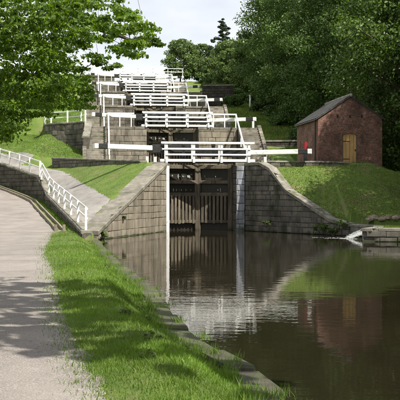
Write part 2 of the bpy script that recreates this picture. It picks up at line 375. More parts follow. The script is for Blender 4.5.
def G(x, y):
    """height of the ground"""
    u, v = uvof(x, y)
    if inside(x, y, CANAL_G): return -1.3
    if abs(u) < HALF + 0.6 and -0.2 < v < 140: return level(int((v - 0.42) // PITCH)) - 5.0 if v < 99 else 20.0
    top = 22.0
    if u < 0:
        if y < 43.2 or (y < 150 and x < w_x(y) + (0.21 if y < 64 else 0.38)):
            z = lane_z(y)
            d = (path_x(y) if y < 45.7 else w_x(y)) - 5.2 - x
            if d > 0: z += 0.28 * min(d, 30) * smooth(d / 3)
            if y < 48: z = 0.09 + (z + 0.05 * smooth((x - path_x(y)) / 0.4) - 0.09) * smooth((bank_x(y) - 0.38 - x) / 0.9)
            return min(z, 24)
        if y < lw_y(x) + 0.42 and y < 73.2:
            if y < 48.3:
                a = (x - w_x(y)) / max(0.3, bank_x(y) - 0.6 - w_x(y)); return w_z(y) + (min(w_z(y), 0.5) - w_z(y)) * smooth(a)
            xin = interp(y, [48.3, 59.7], [-6.26, -3.1]); zin = wing_z(y - 0.29)
            if y < 53:
                a = (x - w_x(y)) / max(0.2, xin - w_x(y)); return w_z(y) + (zin - w_z(y)) * min(1, max(0, a))
            xr = r_x(y); zr = interp(y, R_LINE[0], R_LINE[2]); xw = w_x(y)
            if x < xr: return w_z(y) + (zr - w_z(y)) * (x - xw) / max(0.2, xr - xw)
            if y > 59.0:
                xin = -3.2 + (y - 58.9) * -0.64; zin = 4.3
            return zr + (zin - zr) * min(1, (x - xr) / max(0.2, xin - xr))
        k = int((v - 0.42) // PITCH)
        if u > -7.3:
            return Z1 + 0.085 * max(0, -x - 3.3) * smooth((10 - v) / 5 + 1) if v < PITCH + 0.42 else min(level(k), top)
        if y < cw_y(x) + 0.4 and y < 90:
            pl = Z1 + 0.085 * max(0, -x - 3.3)
            b = interp(x, *CWB); t = (y - lw_y(x)) / max(1, cw_y(x) - lw_y(x))
            zb = pl + (b - pl) * min(1, max(0, t)) ** 1.0
        else:
            zb = 8.35 + 0.182 * max(0, v - 23)
        if y > 150: return min(zb, top)
        return min(zb, w_z(y) + 0.6 * max(0, x - w_x(y) - 1.5), top)
    # right of the flight
    topz = 4.3 - 0.33 * max(0, x - 11.0) if x < 16 else 2.65 + 0.3 * min(x - 16, 20)
    if y < 61.4 and v < 3:
        if x < WR1.x:
            t = (x - WR0.x) / (WR1.x - WR0.x); yl = WR0.y + (WR1.y - WR0.y) * t; zl = interp(t, WRT, WRZ)
        else: yl, zl = 51.6 + 0.2 * (x - 8.3), 0.95
        if y < yl: return 0.62 + 0.05 * max(0, x - 12)
        t = min(1, (y - yl - 0.3) / max(0.6, 61.2 - yl))
        return zl + (topz - zl) * (0.75 * t + 0.25 * smooth(t))
    k = int((v - 0.42) // PITCH)
    if u < 7.3: return min(level(k), top)
    z = topz + 0.182 * max(0, v - 9) + 0.22 * max(0, min(u, 60) - 17)
    return min(z, top + 0.1 * max(0, u - 10)) if v > 60 else z

# ------------------------------------------------------------------ ground sheet
def bumps(x, y): return (0.05 if y > 48 or x < path_x(y) - 6 else 0.018) * mnoise.noise((x * 0.5, y * 0.5, 0)) + 0.02 * mnoise.noise((x * 2.1, y * 2.1, 3))
def GN(x, y): return G(x, y) + bumps(x, y)
def spaced(parts):
    out = []
    for a, b, st in parts: out += list(np.arange(a, b - 1e-6, st))
    return out + [parts[-1][1]]
gx = spaced([(-4000, -1000, 1000), (-1000, -200, 200), (-200, -60, 20), (-60, -24, 1.5), (-24, 14, 0.25), (14, 60, 1.5), (60, 200, 20), (200, 1000, 200), (1000, 4000, 1000)])
gy = spaced([(-400, -40, 60), (-40, 2, 3), (2, 144, 0.25), (144, 170, 1.0), (170, 300, 26), (300, 1000, 175), (1000, 6000, 1000)])

TOWPATH = [(path_x(y), y) for y in np.arange(-8, 45.8, 0.5)] + [(-6.35, 46.6)]
LANE = [(w_x(y) - 0.95, y) for y in np.arange(47, 84, 1.0)]
TOW_ALL = TOWPATH + LANE
def lane_width(y): return 3.4 if y < 40 else 3.4 + min(1.6, (y - 40) * 0.2)
RAMP = []      # (left, right) pairs
for y in np.arange(45.0, 84, 0.5):
    xl = w_x(y) + 0.22
    if y < 48.3: xr = min(bank_x(y) - 0.75, xl + 2.0) if y > 46 else xl + 0.5
    elif y < 53: xr = interp(y, [48.3, 53], [-5.95, -5.0])
    elif y < 74: xr = r_x(y)
    else: xr = xl + 1.9
    if xr > xl + 0.1: RAMP.append((xl, xr, y))
def on_path(x, y):
    if y < 83:
        if y < 46.6:
            if path_x(y) - lane_width(y) + .3 < x < path_x(y) - .3: return True
        elif w_x(y) - 0.95 - lane_width(y) + .12 < x < w_x(y) - 1.07: return True
    if 45.2 < y < 83:
        i = min(len(RAMP) - 1, max(0, int((y - RAMP[0][2]) / 0.5)))
        if RAMP[i][0] + .1 < x < RAMP[i][1] - .3 and abs(RAMP[i][2] - y) < .6: return True
    return False
gv = []
for y in gy:
    for x in gx:
        z = G(x, y)
        if abs(x) < 40 and z > -1:
            z += bumps(x, y)
            if on_path(x, y): z -= 0.07
        gv.append((x, y, z))
nx = len(gx)
gf = [(j * nx + i, j * nx + i + 1, (j + 1) * nx + i + 1, (j + 1) * nx + i) for j in range(len(gy) - 1) for i in range(nx - 1)]
ground = npmesh('ground', np.array(gv), np.array(gf), 'ground'); tag(ground, kind='structure')
ground.data.polygons.foreach_set('use_smooth', [True] * len(gf))

def strip(name, rows, matn, nacross=8, wob=0.08, kind='structure'):
    v = []; f = []
    for j, (xl, xr, y) in enumerate(rows):
        for i in range(nacross + 1):
            t = i / nacross
            x = xl + (xr - xl) * t
            if i in (0, nacross): x += wob * 2.2 * mnoise.noise((y * 0.8, i, 1.7)) + wob * mnoise.noise((y * 3.1, i, 5.7)) + wob * .5 * mnoise.noise((y * 9.1, i, 2.7))
            z = GN(x, y) + (0.014 if 1 < i < nacross - 1 else (0.010 if 0 < i < nacross else -0.004))
            v.append((x, y, z))
    n = nacross + 1
    for j in range(len(rows) - 1):
        for i in range(nacross): f.append((j * n + i, j * n + i + 1, (j + 1) * n + i + 1, (j + 1) * n + i))
    o = npmesh(name, np.array(v), np.array(f), matn); tag(o, kind=kind)
    o.data.polygons.foreach_set('use_smooth', [True] * len(f)); return o
rows = []
for x, y in TOW_ALL: rows.append((x - lane_width(y), x, y))
rows2 = []
for a, b in zip(rows, rows[1:]):
    for q in range(4): rows2.append(tuple(a[i] + (b[i] - a[i]) * q / 4 for i in range(3)))
strip('towpath', rows2, 'path', 14)
strip('ramp_path', RAMP, 'paving', 8, 0.05)

# canal water
w = MB(); w.add([(-80, -80, 0), (80, -80, 0), (80, 66, 0), (-80, 66, 0)], [(0, 1, 2, 3)])
wxs = np.arange(-8, 17.1, 0.5); 
cw = [(x, y, 0.0) for x, y in CANAL]
# water sheet slightly larger than the canal outline, hidden by the banks
wm = MB(); wm.add([(-9, -60, 0), (22, -60, 0), (22, 49, 0), (10.5, 53, 0), (4, 61.5, 0), (3, 66, 0), (-4, 66, 0), (-7, 50, 0), (-7, 44, 0)], [tuple(range(9))])
# clip it left: the towpath lies above it
tag(part('canal_water', wm, 'water'), kind='structure')

# ------------------------------------------------------------------ masonry
def stone_mesh(q, depth, ins=0.022, jit=0.014):
    """q: four corners (3-D, on the wall's core plane), outward vector n = depth direction; returns verts, faces"""
    n = depth
    c = sum(q, Vector()) / 4
    dn = n.normalized()
    rim = [p + n * 0.72 for p in q]
    fr = []
    for p in q:
        e = c - p; l = e.length
        fr.append(p + e * (ins * 1.4 / max(l, 0.05)) + n + dn * random.uniform(-jit, jit))
    v = list(q) + rim + fr + [sum(fr, Vector()) / 4 + dn * random.uniform(0, jit)]
    f = []
    for i in range(4):
        j = (i + 1) % 4
        f += [(i, j, 4 + j, 4 + i), (4 + i, 4 + j, 8 + j, 8 + i), (8 + i, 8 + j, 12)]
    return v, f

def stones(parent, pts, zbot, ztop, out, course=0.38, ln=(0.6, 1.15), depth=0.09, matn='stone', limit=300, s_range=None, gap=0.022, name='stone'):
    """a face of coursed stone along the plan polyline pts; zbot/ztop are functions of the run s; out = +1/-1 picks the side"""
    pts = [Vector((p[0], p[1])) for p in pts]
    acc = [0]
    for a, b in zip(pts, pts[1:]): acc.append(acc[-1] + (b - a).length)
    def at(s):
        for i in range(len(pts) - 1):
            if s <= acc[i + 1] + 1e-6 or i == len(pts) - 2:
                d = (pts[i + 1] - pts[i]).normalized(); return pts[i] + d * (s - acc[i]), Vector((d.y, -d.x)) * out
    s0, s1 = s_range or (0, acc[-1])
    zmin = min(zbot(s0 + (s1 - s0) * i / 20) for i in range(21)); zmax = max(ztop(s0 + (s1 - s0) * i / 20) for i in range(21))
    z = zmin; count = 0; inv = PM[parent.name].inverted(); row = 0
    while z < zmax - 0.03 and count < limit:
        h = course * random.uniform(0.72, 1.25); s = s0 - random.uniform(0, ln[0] * 0.8)
        if z + h > zmax - 0.1: h = zmax - z
        while s < s1 - 0.05 and count < limit:
            l = random.uniform(ln[0] * 0.75, ln[1] * 1.15); a, b = max(s, s0), min(s + l, s1)
            if b > s1 - 0.25: b = s1; l = b - s
            s += l
            if b - a < 0.08: continue
            bot = [max(z, zbot(a)), max(z, zbot(b))]; tp = [min(z + h, ztop(a)), min(z + h, ztop(b))]
            if tp[0] - bot[0] < 0.05 and tp[1] - bot[1] < 0.05: continue
            for i in (0, 1): tp[i] = max(tp[i], bot[i] + 0.03)
            (pa, na), (pb, nb) = at(a + gap / 2), at(b - gap / 2)
            nn = (na + nb).normalized(); nn = Vector((nn.x, nn.y, 0)) * (depth * random.uniform(0.75, 1.25))
            q = [inv @ Vector((pa.x, pa.y, bot[0] + gap / 2)), inv @ Vector((pb.x, pb.y, bot[1] + gap / 2)), inv @ Vector((pb.x, pb.y, tp[1] - gap / 2)), inv @ Vector((pa.x, pa.y, tp[0] - gap / 2))]
            q = [p + Vector((0, 0, random.uniform(-.012, .012))) + (q[1] - q[0]).normalized() * random.uniform(-.012, .012) for p in q]
            v, f = stone_mesh(q, inv.to_3x3() @ nn)
            m = MB(); m.v = v; m.f = [list(x) for x in f]
            part(name, m, matn, parent); count += 1
        z += h; row += 1
    return count

def core(parent, pts, zbot, ztop, out, thick, matn='mortar', step=1.0, name='wall_core', inset=0.0):
    """solid body behind a stone face"""
    pts = [Vector((p[0], p[1])) for p in pts]; dense = [pts[0]]
    for a, b in zip(pts, pts[1:]):
        n = max(1, int((b - a).length / step)); dense += [a + (b - a) * i / n for i in range(1, n + 1)]
    m = MB(); s = 0; N = len(dense)
    for i, p in enumerate(dense):
        if i: s += (p - dense[i - 1]).length
        d = (dense[min(i + 1, N - 1)] - dense[max(i - 1, 0)]).normalized(); nb = Vector((d.y, -d.x)) * -out
        zb, zt = zbot(s), max(ztop(s), zbot(s) + 0.02)
        q = p + nb * thick; p = p + nb * inset
        m.v += [Vector((p.x, p.y, zb)), Vector((p.x, p.y, zt)), Vector((q.x, q.y, zt)), Vector((q.x, q.y, zb))]
    for i in range(N - 1):
        for k in range(4): m.f.append([i * 4 + k, i * 4 + (k + 1) % 4, i * 4 + 4 + (k + 1) % 4, i * 4 + 4 + k])
    m.f.append([0, 1, 2, 3]); m.f.append([N * 4 - 4 + k for k in (3, 2, 1, 0)])
    return part(name, m, matn, parent, world=True)

def copings(parent, pts, ztop, out, width, thick=0.2, ln=(0.8, 1.4), over=0.06, matn='coping', name='coping_stone', s_range=None):
    pts = [Vector((p[0], p[1])) for p in pts]; acc = [0]
    for a, b in zip(pts, pts[1:]): acc.append(acc[-1] + (b - a).length)
    def at(s):
        for i in range(len(pts) - 1):
            if s <= acc[i + 1] + 1e-6 or i == len(pts) - 2:
                d = (pts[i + 1] - pts[i]).normalized(); return pts[i] + d * (s - acc[i]), Vector((d.y, -d.x)) * out
    s, s1 = s_range or (0, acc[-1])
    while s < s1 - 0.05:
        e = s + random.uniform(*ln)
        if e > s1 - 0.4: e = s1
        m = MB(); g = 0.008; jz = random.uniform(-0.008, 0.012); ch = 0.03; top = []; bot = []
        for ss in (s + g, e - g):
            p, n = at(ss); z = ztop(ss) + jz
            a = p + n * over; b = p - n * width
            top.append((a, b, z))
        (a0, b0, z0), (a1, b1, z1) = top
        q = []
        for (t, zz, c) in ((thick, 0, 0), (0.0, -ch, 0), (0.0, 0.0, ch)):
            for (p, z, o) in ((a0, z0, b0), (a1, z1, b1), (b1, z1, a1), (b0, z0, a0)):
                d = (o - p).normalized() * c
                q.append(Vector((p.x + d.x, p.y + d.y, z - t + zz)))
        m.add(q, [(3, 2, 1, 0)] + [(4 * r + i, 4 * r + (i + 1) % 4, 4 * r + 4 + (i + 1) % 4, 4 * r + 4 + i) for r in (0, 1) for i in range(4)] + [(8, 9, 10, 11)])
        part(name, m, matn, parent, world=True); s = e

def seglen(a, b): return (Vector(b) - Vector(a)).length

# left wing wall
wl = thing('wing_wall', 'pale stone wing wall sloping from towpath up to the lowest gates, left side', 'wall', (-3.6, 54, 0))
LEN = (WL1 - WL0).length
zt = lambda s: ZW0 + (Z1 - ZW0) * min(1, s / LEN) - 0.22
mat('mortar_pale', (0.09, 0.08, 0.065), (0.17, 0.15, 0.12), scale=5, bump=0.4)
core(wl, [WL0, WL1], lambda s: -0.6, lambda s: zt(s) - 0.02, 1, 1.05, inset=0.035, matn='mortar_pale')
stones(wl, [WL0 + Vector((-0.055, 0.015)), WL1 + Vector((-0.055, 0.015))], lambda s: -0.35, zt, 1, course=0.42, ln=(0.7, 1.3), depth=0.055, matn='stone_pale')
copings(wl, [WL0, WL1], lambda s: ZW0 + (Z1 - ZW0) * min(1, s / LEN), 1, 1.1, 0.21)
m = MB(); a = loc(-HALF + 0.02, -0.14); m.beam((a.x, a.y, -0.3), (a.x, a.y, Z1 - 0.21), 0.2, 0.2, up=(0, 1, 0), ch=0.02)
part('painted_edge', m, 'white_paint', wl, world=True)

# right wing wall with its pier
wr = thing('wing_wall', 'dark stone wing wall curving down to the water below the mound, right side', 'wall', (5.5, 56, 0))
LENR = (WR1 - WR0).length
wrz = lambda s: interp(s / LENR, WRT, WRZ)
core(wr, [WR0, WR1], lambda s: -0.6, lambda s: wrz(s) - 0.22, 1, 0.7, matn='mortar', step=0.4, inset=0.06)
nr = Vector(((WR1 - WR0).y, -(WR1 - WR0).x)).normalized()
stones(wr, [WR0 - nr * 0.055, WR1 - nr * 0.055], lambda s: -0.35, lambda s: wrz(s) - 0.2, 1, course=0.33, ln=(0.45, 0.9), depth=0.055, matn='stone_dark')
for a, b in ((0, .16), (.16, .26), (.26, .42), (.42, .83), (.83, 1)):
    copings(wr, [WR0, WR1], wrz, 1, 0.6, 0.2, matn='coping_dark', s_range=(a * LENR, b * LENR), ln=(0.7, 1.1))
m = MB(); m.box((2.46, 0.62, 1.95), (0.50, 1.3, 4.7)); 
for p in m.v: q = loc(p.x, p.y); p.x, p.y = q.x, q.y
part('pier_core', m, 'mortar', wr, world=True)
mat('whitewash', (0.10, 0.10, 0.11), (0.29, 0.31, 0.34), scale=1.2, stretch=(3, 3, 0.5), bump=0.4, c3=(0.09, 0.085, 0.08), c3scale=0.8, c3lo=0.46, c3hi=0.7, rough=0.55, vary=0.12, moss=(1.0, (0.03, 0.035, 0.02)))
p0, p1 = loc(2.19, -0.035), loc(2.73, -0.035)
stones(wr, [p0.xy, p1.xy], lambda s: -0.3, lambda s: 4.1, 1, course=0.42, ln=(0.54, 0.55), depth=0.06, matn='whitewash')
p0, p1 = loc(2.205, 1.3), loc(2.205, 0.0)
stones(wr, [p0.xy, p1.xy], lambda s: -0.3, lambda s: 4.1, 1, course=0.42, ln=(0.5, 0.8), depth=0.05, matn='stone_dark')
copings(wr, [loc(2.15, 0.0).xy, loc(2.72, 0.0).xy], lambda s: Z1, 1, 1.2, 0.2, matn='coping')

# chamber walls, terrace faces, steps, gates, bridges, railings for each of the five locks
ORD = ['lowest', 'second', 'third', 'fourth', 'topmost']
def lock_loc(k): q = O1 + V * (PITCH * k); return Vector((q.x, q.y, level(k)))

def local_coping(parent, u0, u1, v0, v1, z, ln, along, matn='coping'):
    """row of coping stones in the parent's own frame"""
    n = max(1, round((u1 - u0 if along == 'u' else v1 - v0) / ln))
    for i in range(n):
        a, b = i / n, (i + 1) / n
        if along == 'u': c = ((u0 + (u1 - u0) * (a + b) / 2), (v0 + v1) / 2); sz = ((u1 - u0) / n - 0.012, v1 - v0)
        else: c = ((u0 + u1) / 2, v0 + (v1 - v0) * (a + b) / 2); sz = (u1 - u0, (v1 - v0) / n - 0.012)
        m = MB(); jz = random.uniform(-.008, .01)
        m.beam((c[0] - sz[0] / 2, c[1], z - 0.11 + jz), (c[0] + sz[0] / 2, c[1], z - 0.11 + jz), sz[1], 0.22, ch=0.025)
        part('coping_stone', m, matn, parent)

for k in range(5):
    for s in (-1, 1):
        side = 'left' if s < 0 else 'right'
        L0 = lock_loc(k)
        cwl = thing('chamber_wall', f'stone {side} side wall of the {ORD[k]} lock chamber', 'wall', L0, TH)
        m = MB(); v0 = 1.3 if (k == 0 and s > 0) else 0.06
        m.box((s * (HALF + 0.5), (v0 + 19.7) / 2, -2.6), (1.0, 19.7 - v0, 4.76)); part('wall_core', m, 'stone_courses', cwl)
        u0, u1 = (HALF - 0.02, HALF + 1.0) if s > 0 else (-HALF - 1.0, -HALF + 0.02)
        local_coping(cwl, u0, u1, v0 + 0.02, 19.7, 0.03, 1.6, 'v')
        if k == 0: continue
        # terrace face between this lock and the one below
        fw = thing('terrace_wall', f'stone terrace face {side} of the gates of the {ORD[k]} lock', 'wall', L0, TH)
        m = MB(); m.box((s * (HALF + 1.72), 0.42, -2.0), (3.2, 0.72, 3.58)); part('wall_core', m, 'mortar' if k == 1 else 'stone_courses', fw)
        a, b = loc(s * HALF, PITCH * k + 0.055), loc(s * (HALF + 3.25), PITCH * k + 0.055)
        if s < 0: a, b = b, a
        if k == 1: stones(fw, [a.xy, b.xy], lambda q: level(k) - 3.62, lambda q: level(k) - 0.2, 1, course=0.42, ln=(0.6, 1.2), depth=0.055, matn='stone' if s < 0 else 'stone_pale')
        u0, u1 = sorted((s * (HALF + 1.03), s * (HALF + 3.3)))
        local_coping(fw, u0, u1, 0.0, 0.8, 0.02, 0.9, 'u')
        # steps down to the lower lock side
        st = thing('stone_steps', f'stone steps {side} of the gates climbing to the {ORD[k]} lock', 'steps', L0, TH)
        ns = 18; ua, ub = s * 5.5, s * 7.15
        for i in range(ns):
            z0 = -RISE + RISE * i / ns; m = MB()
            y0 = -5.0 + 5.0 * i / ns
            m.beam((ua, y0 + 0.3, z0 + 0.09), (ub, y0 + 0.3, z0 + 0.09), 0.6, 0.215, ch=0.015)
            part('step', m, 'coping_dark' if i % 2 else 'stone', st)
        for uu, nm in ((ub + s * 0.16, 'side_wall'),):
            m = MB(); m.prism([(uu - 0.15, 0.6, -3.8), (uu - 0.15, -5.2, -3.8), (uu - 0.15, -5.2, -3.35), (uu - 0.15, 0.0, 0.25), (uu - 0.15, 0.6, 0.25)], (0.3, 0, 0)); part(nm, m, 'stone_courses', st)
        m = MB(); m.prism([(ua, 0.6, -3.9), (ua, -4.7, -3.9), (ua, -4.7, -3.62), (ua, 0.3, -0.05), (ua, 0.6, -0.05)], (ub - ua, 0, 0)); part('step_bed', m, 'mortar', st)
        # railing along the terrace edge and down the steps
        rl = thing('railing', f'white railing {side} of the bridge along the {ORD[k]} lock edge and down its steps', 'railing', L0, TH)
        uo = s * 5.35
        for uu in (s * 3.45, s * 4.4, uo):
            m = MB(); m.beam((uu, 0.16, 0.0), (uu, 0.16, 1.1), 0.09, 0.09, up=(0, 1, 0), ch=0.01); part('post', m, 'white_paint', rl)
        m = MB(); m.beam((s * 3.2, 0.16, 1.13), (s * 5.42, 0.16, 1.13), 0.11, 0.12, ch=0.01); part('top_rail', m, 'white_paint', rl)
        m = MB(); m.beam((uo, 0.1, 1.10), (uo + s * 0.05, -5.0, 1.05 - RISE), 0.12, 0.12, ch=0.01); part('hand_rail', m, 'white_paint', rl)
        for yy in (-2.4, -5.0):
            zz = RISE * yy / 5.0
            m = MB(); m.beam((uo + s * 0.03, yy, zz - 0.0), (uo + s * 0.03, yy, zz + 1.05), 0.08, 0.08, up=(0, 1, 0)); part('post', m, 'white_paint', rl)

# gate leaves: one of each hand, then copies
def gate_leaf(s, k, label):
    t = thing('lock_gate', label, 'lock gate', lock_loc(k), TH)
    h = Vector((s * 2.06, 1.55)); mi = Vector((s * 0.07, 2.2)); d = (mi - h).normalized(); nrm = Vector((d.y, -d.x))
    if nrm.y > 0: nrm = -nrm
    ang = math.atan2(d.y, d.x); ln = (mi - h).length
    def pt(a, z, f=0.0): q = h + d * a + nrm * f; return (q.x, q.y, z)
    m = MB(); m.beam(pt(0, -4.9), pt(0, 1.0), 0.3, 0.3, up=(d.x, d.y, 0), ch=0.03); part('heel_post', m, 'gate_wood', t)
    m = MB(); m.beam(pt(ln, -4.9), pt(ln, 0.9), 0.26, 0.28, up=(d.x, d.y, 0), ch=0.03); part('mitre_post', m, 'gate_wood', t)
    m = MB(); m.beam(pt(0.1, -2.6, -0.16), pt(ln - 0.1, -2.6, -0.16), 0.06, 4.6); part('sheathing', m, 'wet_board', t)
    for z, hh in ((-0.22, 0.26), (-1.2, 0.22), (-2.0, 0.24), (-3.75, 0.2)):
        m = MB(); m.beam(pt(0.14, z, 0.0), pt(ln - 0.12, z, 0.0), 0.26, hh, ch=0.02); part('cross_rail', m, 'gate_wood', t)
    n = 7; a0, a1 = 0.18, ln - 0.16; pw = (a1 - a0) / n
    for i in range(n):
        c = a0 + (i + 0.5) * pw
        m = MB(); m.beam(pt(c, -3.84 + random.uniform(-.06, .06), 0.15), pt(c, -2.02 + random.uniform(-.03, .03), 0.15), pw * random.uniform(0.60, 0.74), 0.06, up=(nrm.x, nrm.y, 0), ch=0.01)
        part('plank', m, 'gate_wood', t)
    for i in range(13):                       # water squeezing through below two of the rails
        for zz in (-0.78, -1.66):
            if random.random() < (0.25 if s > 0 else 0.9):
                c = random.uniform(0.3, ln - 0.3); hgt = random.uniform(0.06, 0.34) * random.random() ** .4
                m = MB(); m.beam(pt(c, zz - hgt / 2 - 0.05, -0.06), pt(c + .02, zz + hgt / 2 - 0.05, -0.12), random.uniform(0.01, 0.05), 0.02, up=(nrm.x, nrm.y, 0)); part('leaking_water', m, 'leak', t)
    # balance beam: black over the gate and at the heel, white outside, black band before the white tip
    bz = 0.0 if s < 0 else -0.27; sh = 0.3 if s < 0 else -0.05
    def pt(a, z, f=0.0, pt0=pt): return pt0(a, z + bz, f)
    bm = MB(); bm.beam(pt(ln + 0.1, 0.98), pt(-1.05, 0.92), 0.34, 0.52, ch=0.03); bb = part('balance_beam', bm, 'black_paint', t)
    m = MB(); m.beam(pt(-1.05, 0.96), pt(-4.35 + sh, 1.0), 0.31, 0.31, ch=0.03); part('white_length', m, 'white_paint', bb)
    m = MB(); m.beam(pt(-4.35 + sh, 1.0), pt(-4.95 + sh, 1.01), 0.33, 0.325, ch=0.03); part('black_band', m, 'black_paint', bb)
    m = MB(); m.beam(pt(-4.95 + sh, 1.01), pt(-5.2 + sh, 1.01), 0.32, 0.32, ch=0.03); part('white_tip', m, 'white_paint', bb)
    # paddle gear standing on the gate
    bz = 0.0
    m = MB(); m.beam(pt(1.1, 0.0, 0.1), pt(1.1, 1.25, 0.1), 0.14, 0.2, up=(d.x, d.y, 0), ch=0.02); pg = part('paddle_gear', m, 'black_paint', t)
    m = MB(); m.beam(pt(0.98, 1.2, 0.1), pt(1.22, 1.2, 0.1), 0.2, 0.16, ch=0.02); part('gear_cover', m, 'black_paint', pg)
    return t
leafs = {}
for s in (-1, 1):
    side = 'left' if s < 0 else 'right'
    leafs[s] = gate_leaf(s, 0, f'{side} leaf of the lowest lock gates with its black and white balance beam')
    tag(leafs[s], group='lock gates with balance beams')
    for k in range(1, 5):
        copy_tree(leafs[s], lock_loc(k), TH, f'{side} gate leaf and balance beam at the foot of the {ORD[k]} lock')

fb = thing('footbridge', 'white railed footbridge in front of the lowest lock gates', 'footbridge', lock_loc(0), TH, group='white footbridges across the locks')
for i in range(4):
    m = MB(); m.beam((-2.65, 0.3 + 0.24 * i, 0.13), (3.45, 0.3 + 0.24 * i, 0.13), 0.22, 0.06, ch=0.008); part('deck_plank', m, 'deck_wood', fb)
m = MB(); m.beam((-2.6, 0.12, 0.14), (3.42, 0.12, 0.14), 0.07, 0.17, ch=0.008); part('deck_edge', m, 'white_paint', fb)
m = MB(); m.beam((-2.4, 0.5, 0.03), (3.2, 0.5, 0.03), 0.16, 0.14); part('bearer', m, 'gate_wood', fb)
for uu in (-2.2, -0.48, 1.27, 3.02):
    m = MB(); m.beam((uu, 0.04, 0.0), (uu, 0.04, 1.25), 0.15, 0.09, up=(0, 1, 0), ch=0.01); part('post', m, 'white_paint', fb)
for z, hh, e in ((1.24, 0.135, 0.35), (0.86, 0.105, 0.1), (0.5, 0.105, 0.1)):
    m = MB(); m.beam((-2.2 - e, -0.03, z), (3.02 + e, -0.03, z), 0.06, hh, ch=0.01); part('rail', m, 'white_paint', fb)
for uu in (-2.2, -0.48, 1.27, 3.02):
    m = MB(); m.beam((uu, 1.2, 0.1), (uu, 1.2, 1.28), 0.1, 0.08, up=(0, 1, 0), ch=0.01); part('rear_post', m, 'white_paint', fb)
for z in (1.27, 0.9):
    m = MB(); m.beam((-2.4, 1.14, z), (3.2, 1.14, z), 0.05, 0.09, ch=0.01); part('rear_rail', m, 'white_paint', fb)
for k in range(1, 5): copy_tree(fb, lock_loc(k), TH, f'white railed footbridge in front of the gates of the {ORD[k]} lock')

# far railing and wall above the topmost lock
L5 = loc(0, 99.3, level(4))
tw = thing('head_wall', 'brown stone wall closing the view above the topmost lock', 'wall', L5, TH)
m = MB(); m.box((-7.4, 0.3, 0.6), (10, 0.6, 5.0)); part('wall_core', m, 'stone_courses', tw)
m = MB(); m.box((-7.4, 0.3, 3.2), (10.2, 0.8, 0.2)); part('wall_top', m, 'coping_dark', tw)
fr = thing('railing', 'thin white railing against the sky above the topmost lock', 'railing', loc(0, 99.0, 22.1), TH)
for uu in np.arange(-6, 9.1, 2.5):
    m = MB(); m.beam((uu, 0.3, 0), (uu, 0.3, 1.2), 0.1, 0.1, up=(0, 1, 0)); part('post', m, 'white_paint', fr)
for z in (1.2, 0.65):
    m = MB(); m.beam((-6.1, 0.22, z), (9.1, 0.22, z), 0.06, 0.1); part('rail', m, 'white_paint', fr)

# ------------------------------------------------------------------ left side: fenced retaining wall, low wall, curved wall
PLW = [(x, y) for x, y in zip(W_X, W_Y)][:8]
rw = thing('retaining_wall', 'shade-darkened stone retaining wall under the white fence beside the lane', 'wall', (-9, 60, 1))
acc = [0.0]
for a, b in zip(PLW, PLW[1:]): acc.append(acc[-1] + seglen(a, b))
yat = lambda s: interp(s, acc, [p[1] for p in PLW])
wtop = lambda s: w_z(yat(s)) + 0.10
wbot = lambda s: lane_z(yat(s)) - 0.25
core(rw, PLW, wbot, lambda s: wtop(s) - 0.10, -1, 0.42, inset=0.05)
mat('stone_shaded', (0.034, 0.029, 0.023), (0.10, 0.087, 0.07), scale=1.6, bump=0.55, bscale=13, vary=0.25, c3=(0.02, 0.022, 0.014), c3scale=0.9, c3lo=0.5, c3hi=0.7)  # low albedo puts the shadow on the retaining wall's face into its colour
nst = stones(rw, [(p[0] + 0.045, p[1]) for p in PLW], wbot, lambda s: wtop(s) - 0.1, -1, course=0.34, ln=(0.5, 1.05), depth=0.055, matn='stone_shaded', limit=295)
print('retaining stones', nst)
copings(rw, PLW, wtop, -1, 0.46, 0.14, ln=(0.9, 1.5), over=0.05, matn='coping_dark')

fe = thing('fence', 'white two rail timber fence climbing along the ramp on the left', 'fence', (-9, 60, 1))
def fence_run(t, s0, s1, step, pos, ztop, h=1.05, w=0.11):
    ss = list(np.arange(s0, s1 + 0.01, step)); pts = []
    for i, s in enumerate(ss):
        p = pos(s); z = ztop(s); pts.append((p, z)); jx, jy = random.uniform(-.012, .012), random.uniform(-.012, .012)
        m = MB(); m.beam((p.x, p.y, z - 0.2), (p.x + jx, p.y + jy, z + h), w, w, up=(0, 1, 0), ch=0.012); part('post', m, 'white_paint', t, world=True)
    for (p, z), (q, z2) in zip(pts, pts[1:]):
        for hh, th in ((h - 0.08, 0.1), (h * 0.5, 0.085)):
            m = MB(); m.beam((p.x + 0.07, p.y, z + hh), (q.x + 0.07, q.y, z2 + hh), 0.05, th, ch=0.008); part('rail', m, 'white_paint', t, world=True)
def wpos(s):
    y = yat(s); return Vector((w_x(y) + 0.2, y))
fence_run(fe, 0.35, acc[4] - 0.3, (acc[4] - 0.66) / 7, wpos, lambda s: wtop(s))
fe2 = thing('fence', 'white two rail fence on the higher wall at far left under the leaves', 'fence', (-13, 80, 4))
fence_run(fe2, acc[4] + 0.05, acc[7] - 0.2, 1.75, wpos, lambda s: wtop(s) + 0.05, h=0.98)

lw = thing('low_wall', 'low stone wall along the top edge of the bright grass triangle', 'wall', (-7, 65, 4))
def lwz(s): return Z1 + 0.085 * max(0, 8.9 * s / 16.3) + 0.14
core(lw, LW, lambda s: 3.4, lambda s: lwz(s) - 0.1, -1, 0.4, inset=0.05)
stones(lw, [(p[0] + 0.02, p[1] + 0.04) for p in LW], lambda s: 3.75, lambda s: lwz(s) - 0.1, -1, course=0.24, ln=(0.5, 0.95), depth=0.05, matn='stone_dark')
copings(lw, LW, lwz, -1, 0.5, 0.11, ln=(0.8, 1.3), over=0.05, matn='coping')

